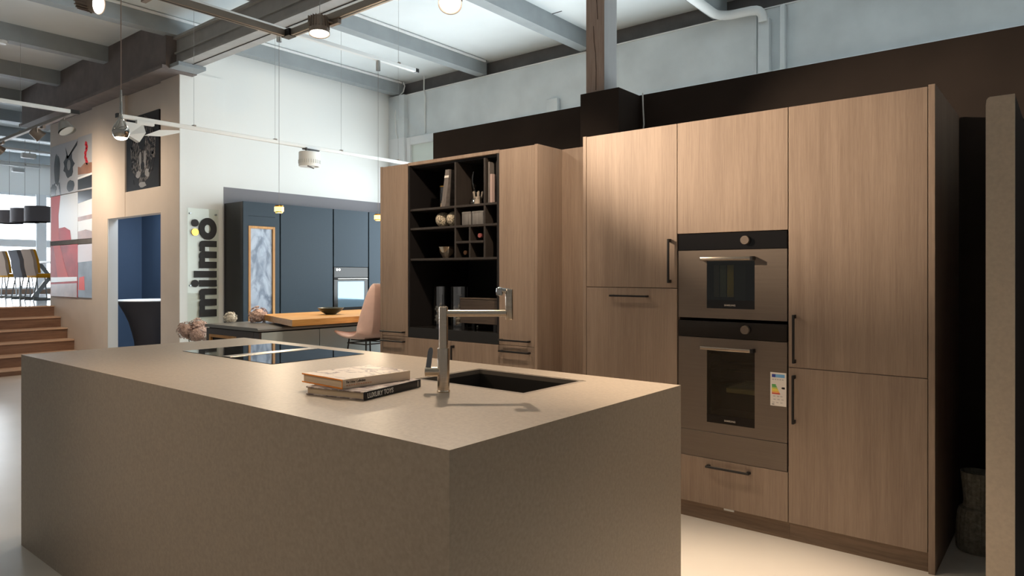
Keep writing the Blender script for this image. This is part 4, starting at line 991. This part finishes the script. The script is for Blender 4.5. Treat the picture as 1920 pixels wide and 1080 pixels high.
def spot_lamp(label, face, aim, track_pt, power, size=84, blend=.7, fins=True, group='track spotlights over the island', col=(1, .80, .60), r=.062):
    """face: centre of the lit lens; aim: point it looks at; track_pt: where its arm meets the rail"""
    face, aim, tp = Vector(face), Vector(aim), Vector(track_pt); d = (aim - face).normalized()
    t = thing('track_spotlight', label, 'spotlight', face, group)
    m_ = MB(); m_.cyl(face - d * .10, face + d * .004, r * .86, r, 32, caps=False); m_.cyl(face - d * .10, face - d * .115, r * .86, r * .5, 32); m_.cyl(face + d * .004, face + d * .008, r, r * 1.06, 32, caps=False); m_.cyl(face - d * .012, face + d * .008, r * 1.06, r * 1.06, 32, caps=False)
    if fins:
        d_, u, w_ = aim_frame(d)
        for k in range(18):
            a = 2 * PI * k / 18; q = u * math.cos(a) + w_ * math.sin(a); tt = d_.cross(q) * .002
            p0, p1 = face - d * .105 + q * r * .8, face - d * .03 + q * r * .95
            m_.add([p0 - tt, p0 + tt, p1 + tt, p1 - tt, p0 + q * .010 - tt, p0 + q * .010 + tt, p1 + q * .008 + tt, p1 + q * .008 - tt], [(0, 1, 2, 3), (4, 7, 6, 5), (0, 4, 5, 1), (3, 2, 6, 7), (0, 3, 7, 4), (1, 5, 6, 2)])
    m_.build('housing', 'lampbody', t)
    MB().cyl(face - d * .004, face - d * .001, r * .93, n=32).build('lens', 'lampon', t)
    mid = face - d * .06
    m_ = MB(); side = d.cross(Vector((0, 0, 1))); side = side.normalized() if side.length > .1 else Vector((1, 0, 0))
    m_.tube([mid + side * r * 1.02, mid + side * r * 1.12 + Vector((0, 0, .04)), Vector((tp.x, tp.y, tp.z - .02)), tp], .008, 8); m_.build('arm', 'lampbody', t)
    bx(tp.x - .05, tp.x + .05, tp.y - .014, tp.y + .014, tp.z - .03, tp.z - .001).build('adapter', 'lampbody', t)
    lt = bpy.data.lights.new('spot_beam', 'SPOT'); lt.energy = power; lt.color = col; lt.spot_size = math.radians(size); lt.spot_blend = blend; lt.shadow_soft_size = .045
    lo = bpy.data.objects.new('spot_beam', lt); COL.objects.link(lo); lo.parent = t; lo.location = d * .02
    lo.rotation_mode = 'QUATERNION'; lo.rotation_quaternion = d.to_track_quat('-Z', 'Y')
    return t
spot_lamp('lit spotlight near the top left, beside the drop pendant cable', (-4.21, 1.53, 2.85), (-1.50, 3.60, 2.10), (-4.2275, 1.80, 2.985), 1250, 28, 1.0, r=.052)
spot_lamp('lit spotlight on the track corner with ribbed housing', (-3.77, 2.67, 2.90), (-3.45, 2.5, .0), (-3.70, 2.7375, 2.985), 62, 160, .5)
spot_lamp('lit spotlight hanging right of the track corner at the top edge', (-2.65, 2.72, 2.83), (-1.75, 1.65, .95), (-2.75, 2.7375, 2.985), 170, 110, .8)
spot_lamp('spotlight on the rail above the aisle in front of the ovens', (-1.0, 2.74, 2.86), (-.95, 2.45, .0), (-1.0, 2.7375, 2.985), 290, 54, .8)
spot_lamp('unseen spotlight added on the rail to light the door right of the niche', (-2.0, 2.74, 2.86), (-3.10, 3.60, 1.70), (-2.0, 2.7375, 2.985), 110, 80, 1.0)  # extra lamp out of view, added to brighten door and filler panel
spot_lamp('unseen spotlight added at the near end of the rail, lighting the island front and floor', (-4.2, -.30, 2.86), (-1.1, .5, .0), (-4.2275, -.25, 2.985), 145, 80, 1.0)  # out of view, added for warm light on the island front
spot_lamp('spotlight on the left track lighting the beige wall prints', (-10.35, 2.66, 2.87), (-10.6, 3.84, 2.0), (-10.3, 2.66, 2.985), 125, 140, 1.0, fins=False)
spot_lamp('added spotlight on the left track lighting the pillar and doorway', (-8.9, 2.66, 2.87), (-8.7, 3.84, 1.9), (-8.85, 2.66, 2.985), 52, 140, 1.0, fins=False)  # added to warm the beige wall around the pillar

# chrome drop pendant
t = thing('drop_pendant', 'chrome teardrop pendant lamp with lit underside over the island', 'lamp', (-3.31, 1.30, 1.95))
px_, py_ = -3.312, 1.298
pz = 1.95
MB().lathe([(.026, pz + .010), (.032, pz + .020), (.0355, pz + .034), (.0345, pz + .046), (.029, pz + .062), (.018, pz + .080), (.010, pz + .096), (.0065, pz + .125), (.005, pz + .18), (.004, pz + .225), (.0, pz + .227)], px_, py_, 36).build('body', 'chrome', t)
MB().lathe([(.0, pz), (.012, pz + .001), (.020, pz + .004), (.026, pz + .010)], px_, py_, 32).build('diffuser', 'lampon', t)
MB().tube([(px_, py_, pz + .225), (px_, py_, 4.268)], .0022, 6).build('cable', mat('copper_cable', (.42, .33, .28), .4, .5), t)

# white tracks above the blue counter
t = thing('light_track', 'high white light track carrying the two brass pendants', 'track', (-5.45, 4.0, 3.5))
bx(-5.47, -5.43, 2.0, 5.06, 3.50, 3.535, bev=.003).build('rail', 'cream', t)
bx(-5.472, -5.428, 5.06, 5.10, 3.498, 3.537).build('end_cap', 'black', t)
wires(t, [(-5.45, 2.6, 3.535), (-5.45, 4.83, 3.535)])
for k, (y, lb) in enumerate(((3.44, 'lit brass ring pendant left, in front of the blue cabinets'), (4.56, 'lit brass ring pendant right, at the edge of the oak cabinet'))):
    t = thing('brass_pendant', lb, 'lamp', (-5.45, y, 1.88), 'brass pendants over the grey counter')
    x, z = -5.45, 1.89
    m_ = MB(); m_.lathe([(.0, z), (.030, z), (.032, z + .004), (.032, z + .012), (.0, z + .014)], x, y, 32); m_.lathe([(.0, z + .052), (.034, z + .052), (.036, z + .056), (.034, z + .066), (.0, z + .068)], x, y, 32); m_.build('disc', 'brass', t)
    MB().lathe([(.040, z + .014), (.040, z + .052), (.026, z + .052), (.026, z + .014), (.040, z + .014)], x, y, 36).build('lit_ring', 'glowbrass', t)
    MB().tube([(x, y, z + .068), (x, y, 3.42)], .0018, 6).build('cable', 'cable', t)
    MB().cyl((x, y, 3.40), (x, y, 3.50), .022, n=20).build('canopy', 'chrome', t)
    lt = bpy.data.lights.new('pendant_light', 'POINT'); lt.energy = 24; lt.color = (1, .80, .55); lt.shadow_soft_size = .03
    lo = bpy.data.objects.new('pendant_light', lt); COL.objects.link(lo); lo.parent = t; lo.location = (0, 0, -.03)
t = thing('light_track', 'long low white light track crossing in front of the white wall', 'track', (-6.57, 4.2, 2.75))
bx(-6.59, -6.55, 2.56, 6.6, 2.735, 2.77, bev=.003).build('rail', 'cream', t)
bx(-6.592, -6.548, 2.535, 2.56, 2.733, 2.772).build('end_cap', 'black', t)
wires(t, [(-6.57, 3.23, 2.77), (-6.57, 4.10, 2.77), (-6.57, 4.95, 2.77), (-6.57, 5.82, 2.77)])
t = thing('drum_spotlight', 'white drum shaped track light against the white wall', 'spotlight', (-6.58, 4.53, 2.52))
cx, cy = -6.58, 4.53
MB().lathe([(.0, 2.70), (.108, 2.70), (.114, 2.694), (.114, 2.545), (.110, 2.54), (.0, 2.54)], cx, cy, 40).build('housing', 'cream', t)
m_ = MB()
for k in range(30):
    a = 2 * PI * k / 30; x, y = cx + .1145 * math.cos(a), cy + .1145 * math.sin(a)
    m_.cyl((x, y, 2.57), (x, y, 2.61), .004, n=6)
m_.build('vent_band', mat('vent_grey', (.5, .52, .52), .6), t)
m_ = MB(); m_.cyl((cx + .03, cy - .06, 2.70), (cx + .03, cy - .06, 2.74), .012, n=12); m_.box(cx - .02, cx + .02, cy - .08, cy + .12, 2.722, 2.736); m_.build('bracket', 'ledge', t)
m_ = MB(); m_.cyl((cx + .02, cy - .01, 2.538), (cx + .02, cy - .01, 2.541), .022, n=16); m_.cyl((cx + .06, cy + .05, 2.538), (cx + .06, cy + .05, 2.541), .022, n=16); m_.prism([(-.03, 0), (.04, -.02), (.045, -.028), (-.03, -.008)], (cx + .05, cy - .03, 2.54), (0, 1, 0), (0, 0, 1), (.02, 0, 0)); m_.build('sensor', 'ledge', t)
t = thing('winged_spotlight', 'white winged track light in front of the big cat picture', 'spotlight', (-6.56, 2.78, 2.55))
c = Vector((-6.56, 2.74, 2.66))
m_ = MB(); m_.add([c + Vector(v) for v in [(0, -.13, .05), (0, .02, .05), (.03, .03, -.03), (.02, -.02, -.12), (.02, -.12, -.07), (-.05, -.13, .05), (-.05, .02, .05), (-.04, .03, -.03), (-.04, -.02, -.12), (-.04, -.12, -.07)]], [(0, 1, 2, 3, 4), (9, 8, 7, 6, 5), (0, 5, 6, 1), (1, 6, 7, 2), (2, 7, 8, 3), (3, 8, 9, 4), (4, 9, 5, 0)]); m_.build('housing', 'cream', t)
m_ = MB(); m_.add([c + Vector(v) for v in [(.01, .03, -.05), (.01, .16, .02), (.01, .34, .045), (.01, .35, .025), (.01, .18, -.035), (-.01, .03, -.05), (-.01, .16, .02), (-.01, .34, .045), (-.01, .35, .025), (-.01, .18, -.035)]], [(0, 1, 2, 3, 4), (9, 8, 7, 6, 5), (0, 5, 6, 1), (1, 6, 7, 2), (2, 7, 8, 3), (3, 8, 9, 4), (4, 9, 5, 0)]); m_.build('wing', 'cream', t)
bx(-6.58, -6.54, 2.70, 2.85, 2.705, 2.736).build('adapter', 'cream', t)
# track at the far left with a bell lamp
t = thing('light_track', 'L-shaped pale light track on the left below the girder', 'track', (-7.92, 2.4, 2.98))
bx(-7.94, -7.90, .6, 2.62, 2.985, 3.02, bev=.003).build('rail', 'cream', t)
bx(-11.5, -7.96, 2.64, 2.68, 2.985, 3.02, bev=.003).build('rail', 'track', t)
bx(-7.96, -7.90, 2.62, 2.70, 2.983, 3.022).build('corner_joint', 'black', t)
wires(t, [(-7.92, 1.5, 3.02), (-9.6, 2.66, 3.02)])
t = thing('bell_spotlight', 'grey bell shaped track lamp under the left light track', 'spotlight', (-8.24, 2.66, 2.83))
m_ = MB(); m_.cyl((-8.22, 2.66, 2.93), (-8.18, 2.68, 2.845), .05, .085, 28, caps=False); m_.cyl((-8.22, 2.66, 2.93), (-8.235, 2.65, 2.965), .05, .02, 28); m_.build('reflector', mat('bell_grey', (.34, .33, .31), .3, .4), t)
MB().cyl((-8.181, 2.679, 2.847), (-8.182, 2.678, 2.849), .08, n=28).build('lens', mat('unlit_lens', (.4, .38, .34), .3), t)
MB().tube([(-8.225, 2.655, 2.95), (-8.20, 2.66, 2.985)], .008, 8).build('arm', 'track', t)
for k, (X_, Y_, lb) in enumerate(((-13.6, 4.0, 'white light track nearest the steps in the dining hall'), (-15.6, 4.4, 'white light track further back in the dining hall'))):
    t = thing('light_track', lb, 'track', (X_, Y_, 3.4))
    bx(X_ - .02, X_ + .02, 2.2, Y_ + .25, 3.40, 3.435, bev=.003).build('rail', 'cream', t)
    wires(t, [(X_, 3.2, 3.435), (X_, Y_, 3.435)])
    bx(X_ - .06, X_ + .06, Y_ - .22, Y_ - .02, 3.29, 3.37, bev=.01).build('lamp_head', 'cream', t)
    MB().tube([(X_, Y_ - .1, 3.36), (X_, Y_ - .1, 3.41)], .008, 6).build('lamp_arm', 'cream', t)

# ------------------------------------------------------------------ pipes, conduits and cables up at the ceiling
t = thing('conduit', 'white conduit along the upper edge of the joist by the end wall', 'conduit', (-7.91, 6.0, 4.19), 'white conduits on the joists')
bx(-7.93, -7.905, 2.0, 7.08, 4.232, 4.262, bev=.004).build('pipe', 'cream', t)
t = thing('conduit', 'white conduit along the upper edge of the second joist', 'conduit', (-6.22, 6.0, 4.19), 'white conduits on the joists')
bx(-6.24, -6.215, 4.4, 7.08, 4.232, 4.262, bev=.004).build('pipe', 'cream', t)
t = thing('junction_box', 'white junction box on the ceiling above the high white track', 'box', (-5.45, 4.83, 4.2))
bx(-5.55, -5.36, 4.76, 4.90, 4.222, 4.2695, bev=.006).build('box', 'cream', t)
MB().tube([(-5.55, 4.80, 4.25), (-5.9, 4.62, 4.255), (-6.2, 4.5, 4.25)], .008, 6).build('cable', 'whitecable', t)
c_ = MB(); c_.tube([(-7.86, 7.06, 4.24), (-7.85, 7.08, 4.19), (-7.87, 7.07, 4.10), (-7.95, 7.06, 4.05), (-7.98, 7.05, 3.95), (-7.985, 7.01, 3.75), (-7.97, 7.01, 3.50), (-7.93, 7.01, 3.40)], .010, 8)
tag(c_.build('white_cable', 'whitecable'), 'white cable looping from the joist end down to the window frame', 'cable')
c_ = MB(); c_.tube([(-7.43, 7.08, 4.26), (-7.42, 7.07, 4.06), (-7.41, 7.085, 3.95), (-7.415, 7.085, 3.7), (-7.41, 7.085, 3.42)], .010, 8)
tag(c_.build('white_cable', 'whitecable'), 'straight white cable hanging down the grey wall above the partition edge', 'cable')
c_ = MB(); c_.tube([(-2.40, 4.43, 2.645), (-2.395, 4.425, 2.55), (-2.385, 4.42, 2.42), (-2.395, 4.41, 2.30), (-2.40, 4.40, 2.21)], .0055, 8)
tag(c_.build('white_cable', 'whitecable'), 'short white cable on the brown partition beside the post casing', 'cable')
t = thing('drain_pipe', 'thick white drain pipe bent along the ceiling and down the wall', 'pipe', (-2.9, 6.98, 3.9))
pp = [(-2.89, 5.2, 4.035), (-2.89, 6.80, 4.035)] + [(-2.89 + .17 * (1 - math.cos(a)), 6.83 + .17 * math.sin(a), 4.035) for a in (.3, .6, .9, 1.2, 1.5)] + [(-2.56, 7.0, 4.03)] + [(-2.54 + .095 * math.sin(a), 7.01, 3.935 + .095 * math.cos(a)) for a in (.3, .6, .9, 1.2, 1.5)] + [(-2.445, 7.02, 3.90)]
m_ = MB(); m_.tube(pp, .046, 16); m_.build('pipe', 'cream', t)
t = thing('wall_duct', 'boxed duct running down the grey wall from the drain pipe', 'duct', (-2.43, 7.08, 3.2))
bx(-2.50, -2.385, 7.02, 7.098, 3.0, 3.93, bev=.004).build('duct', 'greywall', t)
bx(-2.502, -2.383, 7.018, 7.098, 3.36, 3.385, bev=.002).build('foot_cap', 'cream', t)
tag(bx(-2.285, -2.235, 7.03, 7.098, 3.0, 4.03, bev=.01, seg=2).build('wall_conduit', 'greywall'), 'slim grey vertical conduit right of the boxed duct', 'conduit')
tag(bx(-2.555, -2.53, 7.07, 7.098, 3.0, 4.03, bev=.004).build('wall_conduit', 'greywall'), 'thin grey vertical strip left of the boxed duct', 'conduit')
tag(bx(-5.17, -5.0, 7.035, 7.098, 3.1, 3.55, bev=.006).build('wall_conduit', 'greywall'), 'short grey duct stub on the wall left of the timber post', 'conduit')
sd = MB().lathe([(.0, 4.0), (.045, 4.0), (.055, 4.02), (.055, 4.045), (.0, 4.045)], -11.46, 2.9, 24)
tag(MB().lathe([(.0, 4.03), (.045, 4.03), (.055, 4.045), (.055, 4.069), (.0, 4.069)], -9.69, 2.5, 24).build('smoke_detector', 'cream'), 'small white smoke detector under a dark joist at far left', 'detector')
